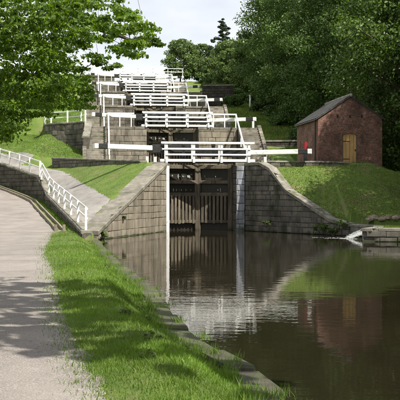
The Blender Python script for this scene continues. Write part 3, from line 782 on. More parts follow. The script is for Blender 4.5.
ct = thing('curved_wall', 'curved dark stone terrace wall above the upper grass bank, left of the steps', 'wall', (-12, 81, 6))
CT = [(-9.35, 75.6)] + CW
zc = lambda s: interp(s, [0, 2.2, 3.6, 100], [6.9, 8.2, 8.45, 8.5])
core(ct, CT, lambda s: 4.2, lambda s: zc(s) - 0.1, -1, 0.5, inset=0.05, step=0.5)
stones(ct, [(p[0] + 0.03, p[1] + 0.04) for p in CT], lambda s: 5.0 + min(2, s * 0.12), lambda s: zc(s) - 0.1, -1, course=0.36, ln=(0.5, 1.0), depth=0.055, matn='stone_dark', limit=220)
copings(ct, CT, zc, -1, 0.55, 0.12, ln=(0.6, 1.0), over=0.05, matn='coping_dark')
fe3 = thing('fence', 'white fence on top of the curved terrace wall', 'fence', (-12, 82, 8.4))
cacc = [0.0]
for a, b in zip(CW, CW[1:]): cacc.append(cacc[-1] + seglen(a, b))
def cpos(s):
    return Vector((interp(s, cacc, [p[0] for p in CW]), interp(s, cacc, [p[1] for p in CW]) + 0.35))
fence_run(fe3, 0.5, cacc[-1], 1.9, cpos, lambda s: 8.38, h=1.1, w=0.13)

# timber edging of the lane
kb = thing('path_edging', 'double timber edging strip along the lane below the retaining wall', 'edging', (-9, 60, 1))
for off in (0.55, 0.9):
    ys = np.arange(46.2, 78, 2.0)
    for a, b in zip(ys, ys[1:]):
        m = MB(); xa, xb = w_x(a) - off, w_x(b) - off
        m.beam((xa, a + .02, lane_z(a) + 0.05), (xb, b - .02, lane_z(b) + 0.05), 0.09, 0.2, ch=0.01); part('board', m, 'kerb_wood', kb, world=True)
for px_, lab in ((-0.55, 'right'), (-0.95, 'left')):
    x = w_x(46.0) + px_
    m = MB(); m.beam((x, 45.9, 0.2), (x, 45.9, 0.85), 0.14, 0.14, up=(0, 1, 0), ch=0.02)
    tag(part('stub_post', m, 'kerb_wood'), f'{lab} of two short dark stub posts at the foot of the ramp fence', 'post', 'stub posts')

sl_ = thing('path_sill', 'thin line of flush stones across the towpath where the lane begins', 'edging', (-9, 45.8, 0.45))
x = -11.5
while x < -6.9:
    l = random.uniform(0.5, 0.9); m = MB(); m.beam((x, 45.75, GN(x, 45.75) - 0.055), (x + l - 0.02, 45.75, GN(x + l, 45.75) - 0.055), 0.16, 0.17, ch=0.015); part('sill_stone', m, 'coping_dark', sl_, world=True); x += l
# stones along the canal edge of the towpath
be = thing('bank_edging', 'row of flat worn stones edging the canal along the towpath verge', 'edging', (-1, 20, 0))
y = 6.0
while y < 47.5:
    l = random.uniform(0.7, 1.4); y2 = min(y + l, 47.9)
    a, b = Vector((bank_x(y), y)), Vector((bank_x(y2), y2)); d = (b - a).normalized(); n = Vector((-d.y, d.x))
    w = random.uniform(0.4, 0.62); zt_ = random.uniform(0.08, 0.15); m = MB(); jit = random.uniform(-.08, .06)
    q = []
    for zz, c in ((-0.6, 0), (zt_ - 0.04, 0), (zt_, 0.035)):
        for p, sg in ((a + d * .012 - n * (jit), 0), (b - d * .012 - n * (jit), 0), (b - d * .012 + n * w, 1), (a + d * .012 + n * w, 1)):
            e = ((a + b) / 2 + n * w / 2 - p).normalized() * c
            q.append((p.x + e.x, p.y + e.y, zz + (0.03 * sg if zz > 0 else 0)))
    m.add(q, [(3, 2, 1, 0)] + [(4 * r + i, 4 * r + (i + 1) % 4, 4 * r + 4 + (i + 1) % 4, 4 * r + 4 + i) for r in (0, 1) for i in range(4)] + [(8, 9, 10, 11)])
    part('edging_stone', m, 'edge_stone', be, world=True); y = y2

# ------------------------------------------------------------------ right side: hut, mound kerb, low bank wall
B0 = Vector((7.95, 64.0, 4.3))
hut = thing('brick_hut', 'small red brick gabled hut with tan boarded door on the mound', 'hut', B0, TH)
HW, HD, HE, HA = 4.45, 6.2, 3.15, 4.62
dx0, dx1, dh = 1.68, 2.72, 2.02
mm = (dx0 + dx1) / 2
arch = [(dx0, dh), (dx0 + .23, dh + .09), (mm, dh + .12), (dx1 - .23, dh + .09), (dx1, dh)]
front = [(0, -1.6), (dx0, -1.6), (dx0, -0.02)] + [(dx0, -0.02)][:0] + arch + [(dx1, -0.02), (dx1, -1.6), (HW, -1.6), (HW, HE), (HW / 2, HA), (0, HE)]
m = MB(); m.prism([(x, 0, z) for x, z in front], (0, 0.24, 0)); part('front_wall', m, 'brick', hut)
for x in (0.0, HW - 0.24):
    m = MB(); m.box((x + 0.12, HD / 2 + 0.12, (HE - 1.6) / 2), (0.24, HD - 0.24, HE + 1.6)); part('side_wall', m, 'brick', hut)
m = MB(); m.prism([(0, HD, -1.6), (HW, HD, -1.6), (HW, HD, HE), (HW / 2, HD, HA), (0, HD, HE)], (0, 0.2, 0)); part('rear_wall', m, 'brick', hut)
m = MB(); m.prism([(x, 0.1, z) for x, z in [(dx0, -0.02)] + arch + [(dx1, -0.02)]], (0, 0.05, 0)); dr = part('door', m, 'door_wood', hut)
for i in range(1, 4):
    x = dx0 + (dx1 - dx0) * i / 4; m = MB(); m.box((x, 0.097, dh / 2), (0.012, 0.02, dh - 0.02)); part('board_joint', m, 'gate_wood', dr)
for x in (dx0 + 0.03, dx1 - 0.03):
    m = MB(); m.box((x, 0.085, dh / 2), (0.06, 0.05, dh)); part('door_frame', m, 'gate_wood', hut)
for z in (0.4, 1.6):
    m = MB(); m.box((dx0 + 0.3, 0.088, z), (0.46, 0.012, 0.045)); part('hinge', m, 'black_paint', dr)
m = MB(); m.box((dx1 - 0.13, 0.082, 1.0), (0.07, 0.03, 0.12)); part('lock', m, 'black_paint', dr)
m = MB(); m.box((mm, 0.02, -0.08), (1.1, 0.4, 0.12)); part('door_step', m, 'coping', hut)
for x in (1.35, 2.2, 3.02):
    m = MB(); m.box((x, -0.002, 3.28), (0.11, 0.03, 0.2)); part('vent', m, 'wet_board', hut)
m = MB(); m.box((HW - 0.45, 0.0, -0.42), (1.02, 0.2, 0.5)); part('plinth', m, 'coping_dark', hut)
sl = math.atan2(HA - HE, HW / 2); ns = 9
for s in (-1, 1):
    m = MB(); ex = 0.16
    p0 = Vector((HW / 2, 0, HA + 0.06)); ev = Vector((HW / 2 + s * (HW / 2 + ex), 0, HE + 0.06 - ex * math.tan(sl)))
    for yy in (-0.12,):
        m.prism([p0 + Vector((0, yy, 0)), ev + Vector((0, yy, 0)), ev + Vector((0, yy, -.07)), p0 + Vector((0, yy, -.07))], (0, HD + 0.45, 0))
    rf = part('roof', m, 'slate', hut)
    for i in range(ns):
        for j in range(14):
            a = p0 + (ev - p0) * (i / ns); b = p0 + (ev - p0) * ((i + 1.08) / ns); nrm = Vector((s * math.sin(sl), 0, math.cos(sl)))
            y0 = -0.15 + (HD + 0.5) / 14 * (j); wd = (HD + 0.5) / 14 - 0.012; tk = nrm * 0.022
            m = MB(); a2 = a + nrm * 0.004; b2 = b + nrm * 0.03
            m.prism([a2 + Vector((0, y0, 0)), b2 + Vector((0, y0, 0)), b2 + Vector((0, y0 + wd, 0)), a2 + Vector((0, y0 + wd, 0))], tk); part('slate', m, 'slate', rf)
m = MB(); m.tube([(HW / 2, -0.16, HA + 0.09), (HW / 2, HD + 0.36, HA + 0.09)], [0.11, 0.11], 8); part('ridge', m, 'coping_dark', hut)
m = MB(); m.beam((-0.14, -0.05, HE - 0.1), (-0.14, HD + 0.2, HE - 0.1), 0.1, 0.09); part('gutter', m, 'black_paint', hut)
m = MB(); m.tube([(-0.08, 0.5, HE - 0.1), (-0.08, 0.5, 0.0)], [0.04, 0.04], 8); part('downpipe', m, 'black_paint', hut)

rp_ = thing('post', 'dark post with a red top beside the brick hut', 'post', (6.95, 62.6, 4.25))
m = MB(); m.beam((0, 0, -0.2), (0, 0, 0.95), 0.26, 0.26, up=(0, 1, 0), ch=0.03); part('post_body', m, 'black_paint', rp_)
m = MB(); m.beam((0, 0, 0.9), (0, 0, 1.45), 0.27, 0.27, up=(0, 1, 0), ch=0.05); m.beam((0, 0, 1.45), (0, 0, 1.53), 0.15, 0.15, up=(0, 1, 0), ch=0.03); part('red_cap', m, 'red_paint', rp_)

MK = [(3.9, 60.55), (6.5, 61.0), (9.0, 61.3), (10.8, 61.55), (12.0, 62.1), (12.9, 63.0)]
mk = thing('mound_kerb', 'low stone kerb wall along the top of the mound before the hut', 'wall', (8, 61, 4))
mkz = lambda s: interp(s, [0, 5, 7.2, 9.6], [4.46, 4.44, 4.2, 3.7])
core(mk, MK, lambda s: mkz(s) - 1.0, lambda s: mkz(s) - 0.1, 1, 0.35, inset=0.05)
stones(mk, [(p[0], p[1] + 0.045) for p in MK], lambda s: mkz(s) - 0.62, lambda s: mkz(s) - 0.1, 1, course=0.17, ln=(0.35, 0.7), depth=0.05, matn='stone_dark')
copings(mk, MK, mkz, 1, 0.4, 0.1, ln=(0.6, 1.0), over=0.04, matn='coping_dark')

RBP = [WR1, Vector((9.3, 51.0)), Vector((9.0, 48.6)), Vector((7.9, 46.4)), Vector((11.6, 45.8)), Vector((13.5, 40)), Vector((14.5, 20))]
rb = thing('bank_wall', 'low dark stone wall of the right bank below the grass', 'wall', (9, 46, 0))
core(rb, RBP, lambda s: -0.6, lambda s: 0.52, 1, 0.5, inset=0.05)
stones(rb, [(p[0], p[1]) for p in RBP], lambda s: -0.3, lambda s: 0.52, 1, course=0.3, ln=(0.5, 1.0), depth=0.05, matn='stone_dark', s_range=(0, 19))
copings(rb, RBP, lambda s: 0.66, 1, 0.5, 0.14, over=0.06, matn='coping_dark', s_range=(0, 20))

# overflow: white water spilling through the recess
def foam():
    v = []; f = []
    for i in range(7000):
        if i < 5600:                                   # tumbling sheet
            t = random.random(); q = random.random()
            x = 8.95 - 1.15 * t + random.gauss(0, .04); y = 49.2 + 1.7 * q; z = 0.52 * (1 - t ** 1.4) * (0.7 + .3 * mnoise.noise((q * 7, 1, 2))) + random.uniform(-.03, .05)
            if mnoise.noise((q * 9, t * 2, 5)) < -0.25: continue
        else:                                          # froth drifting out on the water
            t = random.random() ** 3; x = 8.0 - 2.2 * t + random.gauss(0, .1); y = 49.6 + 1.2 * t + random.gauss(0, .25 + .3 * t); z = random.uniform(0.003, .012)
            if mnoise.noise((x * 1.5, y * 4, 3)) < 0.5 * t - .1: continue
        r_ = random.uniform(.008, .032); b = len(v); a0 = random.random() * 6
        for k in range(3): v.append((x + r_ * 1.4 * math.cos(a0 + 2.1 * k), y + r_ * math.sin(a0 + 2.1 * k), z + (random.uniform(-.3, .3) * r_ if z > .03 else 0)))
        v.append((x, y, z + r_ * (.8 if z > .03 else .25)))
        f += [(b, b + 1, b + 3), (b + 1, b + 2, b + 3), (b + 2, b, b + 3)]
    o = npmesh('white_water', np.array(v), np.array(f), 'leak'); tag(o, 'white water spilling from the overflow beside the right bank wall', 'water', kind='stuff')
foam()

def rock(name, c, r, matn, parent=None):
    m = MB(); n = 7; rings = []
    for i, (zz, rr) in enumerate(((-0.5, 0.7), (0.0, 1.0), (0.45, 0.75), (0.62, 0.2))):
        for k in range(n):
            a = 2 * math.pi * k / n; q = rr * random.uniform(0.8, 1.15)
            m.v.append(Vector((c[0] + r[0] * q * math.cos(a), c[1] + r[1] * q * math.sin(a), c[2] + r[2] * zz * random.uniform(0.8, 1.2))))
    for i in range(3):
        for k in range(n): m.f.append([i * n + k, i * n + (k + 1) % n, (i + 1) * n + (k + 1) % n, (i + 1) * n + k])
    m.f.append([3 * n + k for k in range(n)])
    return part(name, m, matn, parent, world=parent is not None, fix=True)
rub = thing('rubble_row', 'row of tumbled brown stones at the foot of the grassy mound', 'stones', (9.5, 52, 0.8))
for i in range(46):
    t = i / 45; x = 8.1 + 4.6 * t + random.uniform(-.12, .12); y = 51.75 + 1.1 * t + random.uniform(-.3, .3)
    s_ = random.uniform(0.1, 0.3) * (1 - 0.3 * t); rock('rubble_stone', (x, y, G(x, y) + 0.05), (s_ * 1.2, s_, s_ * 0.9), 'rubble', rub)

# small white posts
for (px_, py_, d_, h_, lab) in ((265, 162.5, 60.6, 0.36, 'short white marker stone beside the right balance beam'), (147, 161.5, 60.2, 0.32, 'short white bollard at the left end of the lowest footbridge'), (155, 161.5, 60.6, 0.3, 'squat white bollard under the black part of the left beam'),
                              (253, 124, 81.5, 0.4, 'little white marker post beside the upper right steps'), (231, 95, 118, 0.9, 'white notice post high on the right bank'), (250, 101, 112, 0.7, 'small white post against the dark wood on the right bank')):
    p = P(px_, py_, d_); z = G(p.x, p.y)
    z = p.z if abs(p.z - z) < 1.5 else z
    m = MB(); m.beam((p.x, p.y, z - 0.8), (p.x, p.y, z + h_), 0.2, 0.17, up=(0, 1, 0), ch=0.04)
    tag(part('marker_post', m, 'white_paint'), lab, 'post')

# terrace walls on the right bank, behind the grass
for (a, b, zt0, hh, lab) in ((loc(7.6, 20.5), loc(14, 19.0), 6.9, 0.7, 'dark low terrace wall across the right grass bank'), (loc(7.2, 58), loc(11.0, 57.2), 15.9, 1.8, 'dark stone retaining wall high on the right of the flight')):
    t = thing('terrace_wall', lab, 'wall', ((a.x + b.x) / 2, (a.y + b.y) / 2, zt0 - hh))
    core(t, [a.xy, b.xy], lambda s: zt0 - hh - 0.8, lambda s: zt0 - 0.1, 1, 0.5, matn='stone_courses_dark')
    copings(t, [a.xy, b.xy], lambda s: zt0, 1, 0.55, 0.14, matn='coping_dark')

# ------------------------------------------------------------------ foliage
def leaf_cloud(cent, rad, count, size, squash=0.75, up=0.35, shape='diamond', shell=0.45):
    """leaves spread through blobs; cent (n,3), rad (n,), count per blob; returns verts, faces"""
    idx = np.repeat(np.arange(len(cent)), count)
    n = len(idx)
    d = RNG.normal(size=(n, 3)); d /= np.linalg.norm(d, axis=1)[:, None]
    rr = RNG.random(n) ** shell * (0.85 + 0.3 * RNG.random(n))
    off = d * rr[:, None]; off[:, 2] *= squash
    pos = cent[idx] + off * rad[idx][:, None]
    nr_ = d * 0.6 + RNG.normal(size=(n, 3)) * 0.55; nr_[:, 2] += up
    nr_ /= np.linalg.norm(nr_, axis=1)[:, None]
    a = np.cross(nr_, RNG.normal(size=(n, 3))); a /= np.linalg.norm(a, axis=1)[:, None] + 1e-9
    b = np.cross(nr_, a)
    sz = size * (0.6 + 0.8 * RNG.random(n))
    l, w_ = sz[:, None] * a, sz[:, None] * b
    dr_ = np.zeros((n, 3)); dr_[:, 2] = -0.18 * sz
    if shape == 'diamond':
        v = np.stack([pos - l * .55, pos + w_ * .36 + nr_ * (sz * .1)[:, None], pos + l * .6 + dr_, pos - w_ * .36 + nr_ * (sz * .1)[:, None]], 1).reshape(-1, 3)
        f = np.arange(n * 4).reshape(-1, 4)
        tri = np.stack([f[:, [0, 1, 2]], f[:, [0, 2, 3]]], 1).reshape(-1, 3)
        return v, tri
    # lobed leaf: five points round a centre
    ang = [(-.55, 0), (-.30, .42), (.12, .50), (.05, .22), (.62, 0), (.05, -.22), (.12, -.50), (-.30, -.42)]
    k = len(ang)
    cols = [pos] + [pos + l * x + w_ * y_ + nr_ * ((abs(y_) * .25) * sz)[:, None] + dr_ * max(0, x) for x, y_ in ang]
    v = np.stack(cols, 1).reshape(-1, 3)
    base = (np.arange(n) * (k + 1))[:, None]
    tri = np.stack([base + np.array([0, 1 + i, 1 + (i + 1) % k]) for i in range(k)], 1).reshape(-1, 3)
    return v, tri

def limb(m, p0, p1, r0, r1, bend=0.3, n=6, sides=6):
    p0, p1 = Vector(p0), Vector(p1); L_ = (p1 - p0).length
    o = Vector((random.uniform(-1, 1), random.uniform(-1, 1), random.uniform(0.2, 1))) * bend * L_ * 0.3
    pts = []; rs = []
    for i in range(n + 1):
        t = i / n
        pts.append(p0.lerp(p1, t) + o * math.sin(math.pi * t) + Vector((random.uniform(-1, 1), random.uniform(-1, 1), 0)) * 0.02 * L_ * (0 < t < 1)); rs.append(r0 + (r1 - r0) * t)
    m.tube(pts, rs, sides); return pts

def broad_tree(h, r, seed, leafm, nblob=95, per=120, size=0.30, low=0.18):
    """prototype at the origin: crown of many small leaf sprays on a limbed trunk; returns the root"""
    random.seed(seed)
    t = thing('broadleaf_tree', 'tree', 'tree', (0, 0, 0))
    m = MB(); limb(m, (0, 0, -0.6), (random.uniform(-.4, .4), random.uniform(-.4, .4), h * 0.62), 0.035 * h * 0.55, 0.08, 0.12, 8, 9)
    C = []; Rr = []
    for i in range(nblob):
        zz = low + (1 - low) * (i + random.random()) / nblob
        prof = math.sqrt(max(0.02, 1 - abs((zz - 0.52) / 0.5) ** 2.2)) * (0.82 + 0.3 * mnoise.noise((zz * 3, seed, i * 0.13)))
        a = i * 2.399 + random.uniform(-.4, .4); q = r * prof * math.sqrt(random.uniform(0.3, 1.0))
        q *= 1 + 0.22 * mnoise.noise((math.cos(a) * 1.6, math.sin(a) * 1.6, zz * 4 + seed))
        C.append((q * math.cos(a), q * math.sin(a), zz * h)); Rr.append(r * random.uniform(0.15, 0.33))
    C = np.array(C); Rr = np.array(Rr)
    for i in range(0, nblob, 4):
        z0 = min(h * 0.6, max(h * 0.15, C[i][2] * 0.62)); limb(m, (0, 0, z0), C[i], 0.012 * h * 0.5, 0.03, 0.3, 5, 5)
    part('trunk', m, 'bark', t, fix=False, smooth=True)
    v, f = leaf_cloud(C, Rr, per, size, squash=0.6, up=0.4, shell=0.33)
    npmesh('crown', v, f, leafm, t)
    return t

def plant_tree(proto, x, y, sc, rz, label, name=None, first=[], group=None, zoff=0.0):
    z = G(x, y) + zoff
    if proto.name not in first:
        first.append(proto.name); o = proto; o.location = (x, y, z); o.rotation_euler = (0, 0, rz); o.scale = (sc, sc, sc); o['label'] = label
    else: o = copy_tree(proto, (x, y, z), rz, label, (sc, sc, sc))
    if group: o['group'] = group
    return o

WG = 'trees of the dense wood on the right bank'
A = broad_tree(19, 6.2, 1, 'leaf_wood', 135, 400, 0.205, 0.06)
B = broad_tree(17, 5.6, 2, 'leaf_wood', 125, 400, 0.195, 0.05)
Cc = broad_tree(13, 5.0, 3, 'leaf_light', 105, 370, 0.18, 0.04)
plant_tree(A, 10.2, 111, 1.02, 0.3, 'tall dark broadleaf tree at the left edge of the wood', group=WG)
plant_tree(B, 11.6, 99, 1.0, 1.3, 'broadleaf tree leaning over the right bank above the terrace wall', group=WG)
plant_tree(A, 13.0, 88, 0.9, 2.2, 'dark broadleaf tree left of the hut gable', group=WG)
plant_tree(B, 16.4, 80, 1.0, 3.3, 'dark broadleaf tree directly behind the brick hut', group=WG)
plant_tree(A, 21.0, 77, 1.0, 4.0, 'broad dark tree behind the right slope of the hut roof', group=WG)
plant_tree(Cc, 16.0, 71, 1.25, 0.8, 'lighter green tree beside the right side of the hut', group=WG)
plant_tree(Cc, 18.6, 66, 1.0, 2.9, 'leafy tree at the right edge of the picture behind the mound', group=WG)
lab = 'dark tree deep in the wood on the right bank'
for x, y, s_, rz in ((15, 118, 1.1, .4), (19, 104, 1.15, 1.9), (22, 92, 1.2, 5.0), (27, 84, 1.15, 3.5), (12.5, 130, 1.05, 2.5), (26, 72, 1.05, 0.2), (30, 100, 1.3, 1.0), (24, 118, 1.3, 4.4)):
    plant_tree(A if (x * 7) % 2 < 1 else B, x, y, s_, rz, lab, group=WG)
plant_tree(A, 18.2, 56.5, 0.95, 5.7, 'tall tree outside the right edge whose shade dapples the hut', group=WG)
plant_tree(Cc, 16.8, 49.8, 1.15, 1.7, 'spreading tree outside the right edge shading the mound', group=WG)
plant_tree(B, 20.5, 44, 0.85, 5.2, 'tree on the right canal bank seen only as a dark reflection', group=WG)
plant_tree(A, 20.5, 33, 0.85, 0.9, 'tree on the near right canal bank, outside the picture', group=WG)
D = broad_tree(8.5, 4.2, 5, 'leaf_far', 80, 110, 0.34, 0.12)
plant_tree(D, -3.4, 166, 0.84, 0.5, 'mid green rounded tree on the skyline above the flight', group='skyline trees')
plant_tree(D, 0.6, 172, 0.8, 2.5, 'rounded tree between the skyline conifer and the lower tree', group='skyline trees')
plant_tree(D, 5.0, 160, 0.85, 4.0, 'tree at the right foot of the skyline conifer', group='skyline trees')
plant_tree(D, -7.4, 170, 0.36, 1.0, 'low dark bush on the skyline left of the rounded tree', group='skyline trees')

def conifer(label, loc_, h, r):
    t = thing('conifer_tree', label, 'tree', loc_, 0, 'skyline trees')
    m = MB(); m.tube([(0, 0, -1), (0, 0, h * .5), (0, 0, h)], [0.3, 0.18, 0.03], 7); part('trunk', m, 'bark', t)
    C = []; Rr = []
    for i in range(90):
        zz = 0.12 + 0.88 * i / 90; a = i * 2.4; q = r * (1 - zz) ** 0.8 * random.uniform(0.2, 1.1)
        C.append((q * math.cos(a), q * math.sin(a), zz * h - 0.12 * q + random.uniform(-.3, .3))); Rr.append((0.3 + 0.7 * (1 - zz)) * random.uniform(.7, 1.2))
    v, f = leaf_cloud(np.array(C), np.array(Rr), 150, 0.2, squash=0.5, up=0.3); npmesh('crown', v, f, 'leaf_conifer', t)
for x, y, s_, rz, lab in ((1.8, 152, 0.62, 1.1, 'small tree above the dark retaining wall high on the right'), (5.0, 146, 0.8, 2.2, 'tree filling the gap between skyline and wood'), (7.6, 138, 0.9, 3.4, 'tree at the upper left foot of the wood'), (9.4, 127, 0.85, 0.4, 'lower tree in front of the wood edge'), (8.2, 150, 1.0, 5.1, 'tree behind the small white post on the skyline side')):
    plant_tree(D, x, y, s_, rz, lab, group='skyline trees', zoff=-0.6)
conifer('dark pointed conifer rising above the skyline left of the wood', (3.9, 165, 21.0), 11.6, 5.0)
conifer('narrow smaller conifer beside the edge of the wood', (5.6, 176, 21.5), 8.5, 2.0)

def bush(name, label, c, r, n, per, size, matn, group=None, sq=0.7):
    t = thing(name, label, 'bush', c, 0, group)
    C = []; Rr = []
    for i in range(n):
        a = random.uniform(0, 6.3); q = math.sqrt(random.random()); C.append((r[0] * q * math.cos(a), r[1] * q * math.sin(a), r[2] * random.uniform(0.15, 1) * (1 - 0.5 * q))); Rr.append(min(r) * random.uniform(0.3, 0.5))
    m = MB()
    for i in range(0, n, 3): limb(m, (C[i][0] * .2, C[i][1] * .2, -0.2), C[i], 0.03, 0.01, .3, 4, 4)
    part('stem', m, 'bark', t, fix=False)
    v, f = leaf_cloud(np.array(C), np.array(Rr), per, size, squash=sq); npmesh('foliage', v, f, matn, t); return t
for i, (x, y, rx, rz_, lab) in enumerate(((-21.5, 98, 2.6, 2.4, 'sunlit hedge bush behind the far end of the left fence'), (-24.5, 103, 3.0, 3.2, 'pale green bush at the left edge beyond the lane'), (-17.2, 101, 2.0, 1.8, 'bush on the terrace half hidden by the maple leaves'), (-27.5, 99, 3, 3.6, 'tall hedge bush outside the left fence'))):
    bush('hedge_bush', lab, (x, y, G(x, y) - 0.2), (rx, rx * .8, rz_), 30, 130, 0.2, 'leaf_hedge')
for i, (x, y, rx, rz_, lab) in enumerate(((9.6, 84, 1.6, 1.4, 'low shrub at the foot of the wood above the right bank'), (8.4, 97, 1.5, 1.4, 'dark shrub beside the upper right steps'), (7.4, 112, 1.5, 1.5, 'shrub below the small white post on the right bank'), (12.4, 80, 1.8, 1.5, 'shrub behind the left wall of the hut'), (6.0, 124, 1.6, 1.6, 'shrub along the top of the right bank near the fourth lock'), (5.2, 132, 1.7, 1.6, 'shrub beside the topmost lock on the right'), (4.1, 117.2, 1.3, 1.9, 'shrub growing against the dark retaining wall high on the right'), (2.4, 119.5, 1.3, 3.4, 'bush showing over the top of the dark upper retaining wall'), (9.2, 105, 2.2, 2.2, 'large dark shrub under the leaning tree'), (10.6, 90, 2.0, 2.0, 'dark undergrowth bush beneath the wood edge'), (14.6, 63.4, 1.2, 1.6, 'dark shrub at the right corner of the hut'), (14.8, 58, 1.3, 1.2, 'shrub at the right end of the mound'))):
    bush('shrub', lab, (x, y, G(x, y) - 0.15), (rx, rx * .8, rz_), 26, 110, 0.2, 'leaf_wood')
for x, y, z, r_, lab in ((6.95, 54.2, 0.25, .45, 'weed clump at the water line of the right wing wall'), (8.05, 52.9, 0.55, .4, 'weeds on the end of the right wing wall'), (7.5, 53.5, 0.12, .4, 'low weeds beside the overflow'), (-5.0, 48.5, 0.15, 0.3, 'leafy weed growing from the foot of the left wing wall'), (-4.2, 51.6, 1.0, .14, 'small fern rooted in the left wing wall'), (4.0, 57.7, 0.5, .3, 'weed tuft low on the right wing wall')):
    bush('weed_plant', lab, (x, y, z), (r_, r_ * .7, r_ * 1.1), 10, 40, 0.1, 'leaf_light')

for i, (px_, y) in enumerate(((0.35, 10.6), (0.8, 12.4), (0.55, 14.6), (1.0, 18.5), (0.3, 21.5), (0.8, 26), (0.5, 11.9), (0.9, 15.9))):
    x = path_x(y) + (bank_x(y) - 0.5 - path_x(y)) * min(px_, 0.95)
    bush('weed_plant', ['broad leaved weed in the verge beside the towpath, nearest the camera', 'weed rosette in the near verge close to the canal stones', 'dock plant in the middle of the verge near the shade', 'weed clump at the stones of the canal edge, midway along', 'small weed at the path side of the farther verge', 'weed clump on the canal side of the far verge', 'low weed in the centre of the near verge', 'weed beside the edging stones just beyond the shade'][i], (x, y, GN(x, y)), (0.11, 0.11, 0.1), 8, 8, 0.06, 'leaf_hedge')
# big maple hanging in from the left
mp_ = thing('maple_tree', 'big overhanging maple whose sunlit leaves fill the upper left', 'tree', (-6.4, 14.5, 0.45))
tm = MB(); trunk = limb(tm, (-6.4, 14.5, 0.2), (-6.0, 14.2, 8.5), 0.34, 0.16, 0.1, 8, 12)
CL = []; RL = []
def clump(px_, py_, d_, r_, branch=True):
    p = P(px_, py_, d_); CL.append(tuple(p)); RL.append(r_)
random.seed(21)
OUT = [(0, 0), (112, 0), (128, 10), (150, 24), (166, 44), (140, 56), (108, 52), (92, 60), (86, 78), (92, 104), (84, 112), (62, 104), (50, 116), (22, 122), (6, 136), (0, 140)]
def in_out(x, y): return inside(x, y, OUT)
for i in range(780):
    x, y = random.uniform(-30, 168), random.uniform(-14, 150)
    if x < 0: ok = y < 142
    elif y < 0: ok = x < 135
    else: ok = in_out(x, y)
    if not ok: continue
    if (x > 70 and random.random() < 0.30) or (y > 85 and x > 50 and random.random() < 0.3): continue
    d_ = random.uniform(15, 18.5)
    clump(x, y, d_, random.uniform(0.16, 0.38) * (0.75 if x > 75 else 1))
for x, y in ((100, 64), (108, 68), (116, 66), (96, 62), (150, 44), (160, 45), (155, 40), (90, 96), (88, 88), (10, 132), (4, 128)): clump(x, y, 17, 0.13)
nvis = len(CL)
# limbs that carry the visible sprays
hubs = [P(-20, 30, 16), P(20, 25, 16.5), P(60, 20, 17), P(100, 30, 17), P(130, 40, 17), P(-10, 80, 16.5), P(35, 75, 17), P(70, 70, 17), P(-15, 110, 17.5)]
prev = {0: Vector(trunk[4]), 1: 0, 2: 1, 3: 2, 4: 3, 5: Vector(trunk[2]), 6: 5, 7: 6, 8: 5}
for i, hb in enumerate(hubs):
    a = prev[i]; a = hubs[a] if isinstance(a, int) else a
    r0 = {0: .10, 5: .09}.get(i, .04); limb(tm, a, hb, r0, 0.028 if i not in (0, 5) else .045, 0.15, 5, 6)
# twigs grow from one spray to the next, outwards from the limbs
todo = sorted((Vector(c) for c in CL[:nvis]), key=lambda c: min((q - c).length for q in hubs)); grown = [(h_, 0.016) for h_ in hubs]
for c in todo:
    q, r_ = min(grown, key=lambda g_: (g_[0] - c).length + 0.15 * (g_[0].z > c.z + .3))
    r2 = max(0.0035, r_ * 0.72); limb(tm, q, c, r2, r2 * .7, 0.25, 3, 4); grown.append((c, r2))
# the rest of the crown, above and beside the picture, which throws the shade on the path
shade = []
COT = 1 / math.tan(R(SUN_EL))
def shade_at(gx_, gy_, h_, r_):
    shade.append((gx_ + SX * h_ * COT, gy_ + SY * h_ * COT, 0.45 + h_, r_))
for gx_, gy_, n in ((-3.6, 19.6, 5), (-2.6, 18.8, 4), (-3.0, 16.4, 6), (-1.7, 16.0, 5), (-0.8, 17.4, 4), (-2.4, 14.4, 6), (-1.4, 14.0, 5), (-0.4, 15.2, 4), (-2.2, 12.6, 5), (-1.9, 12.0, 3), (0.1, 11.6, 3), (-0.1, 10.8, 3), (-4.5, 17, 5), (-4.2, 14, 5), (-0.9, 19.3, 3)):
    for q in range(n * 5): shade_at(gx_ + random.gauss(0, .7), gy_ + random.gauss(0, .5), random.uniform(6.4, 8.2), random.uniform(0.12, 0.28))
vis = np.array(CL); sv = np.array((SX * math.cos(R(SUN_EL)), SY * math.cos(R(SUN_EL)), math.sin(R(SUN_EL))))
def dims_view(x, y, z, r_):
    q = np.array((x, y, z)) - vis; t = q @ sv; return int((np.linalg.norm(q - t[:, None] * sv, axis=1) < r_ + 0.1)[t > 0].sum())
shade = [q for q in shade if dims_view(*q) < 5]
for x, y, z, r_ in shade: CL.append((x, y, z)); RL.append(r_)
for i in range(60):
    a, e = random.uniform(0, 6.28), random.uniform(-0.1, 1.0); q = random.uniform(0.5, 1)
    x, y, z = -9.5 + 4.0 * q * math.cos(a) * math.cos(e), 12.5 + 5.0 * q * math.sin(a) * math.cos(e), 5.8 + 5.2 * q * math.sin(e)
    CL.append((x, y, z)); RL.append(random.uniform(0.4, 0.7))
top = Vector(trunk[6])
h2 = [Vector((-2.0, 12.5, 8.6)), Vector((1.2, 11.5, 8.4)), Vector((4.0, 11.0, 8.2)), Vector((3.0, 14.0, 8.0)), Vector((0.5, 8.5, 8.2)), Vector((-8, 11, 9)), Vector((-9, 15, 8.5)), Vector((-6, 9, 8.5))]
for a, b, r0, r1 in ((top, h2[0], .13, .10), (h2[0], h2[1], .10, .07), (h2[1], h2[2], .07, .03), (h2[1], h2[3], .06, .03), (h2[0], h2[4], .07, .03), (top, h2[5], .1, .04), (top, h2[6], .1, .04), (top, h2[7], .1, .04)): limb(tm, a, b, r0, r1, 0.12, 5, 7)
for i in range(nvis, len(CL)):
    c = Vector(CL[i]); hb = min(h2, key=lambda q: (q - c).length); limb(tm, hb, c, 0.02, 0.005, 0.2, 3, 4)
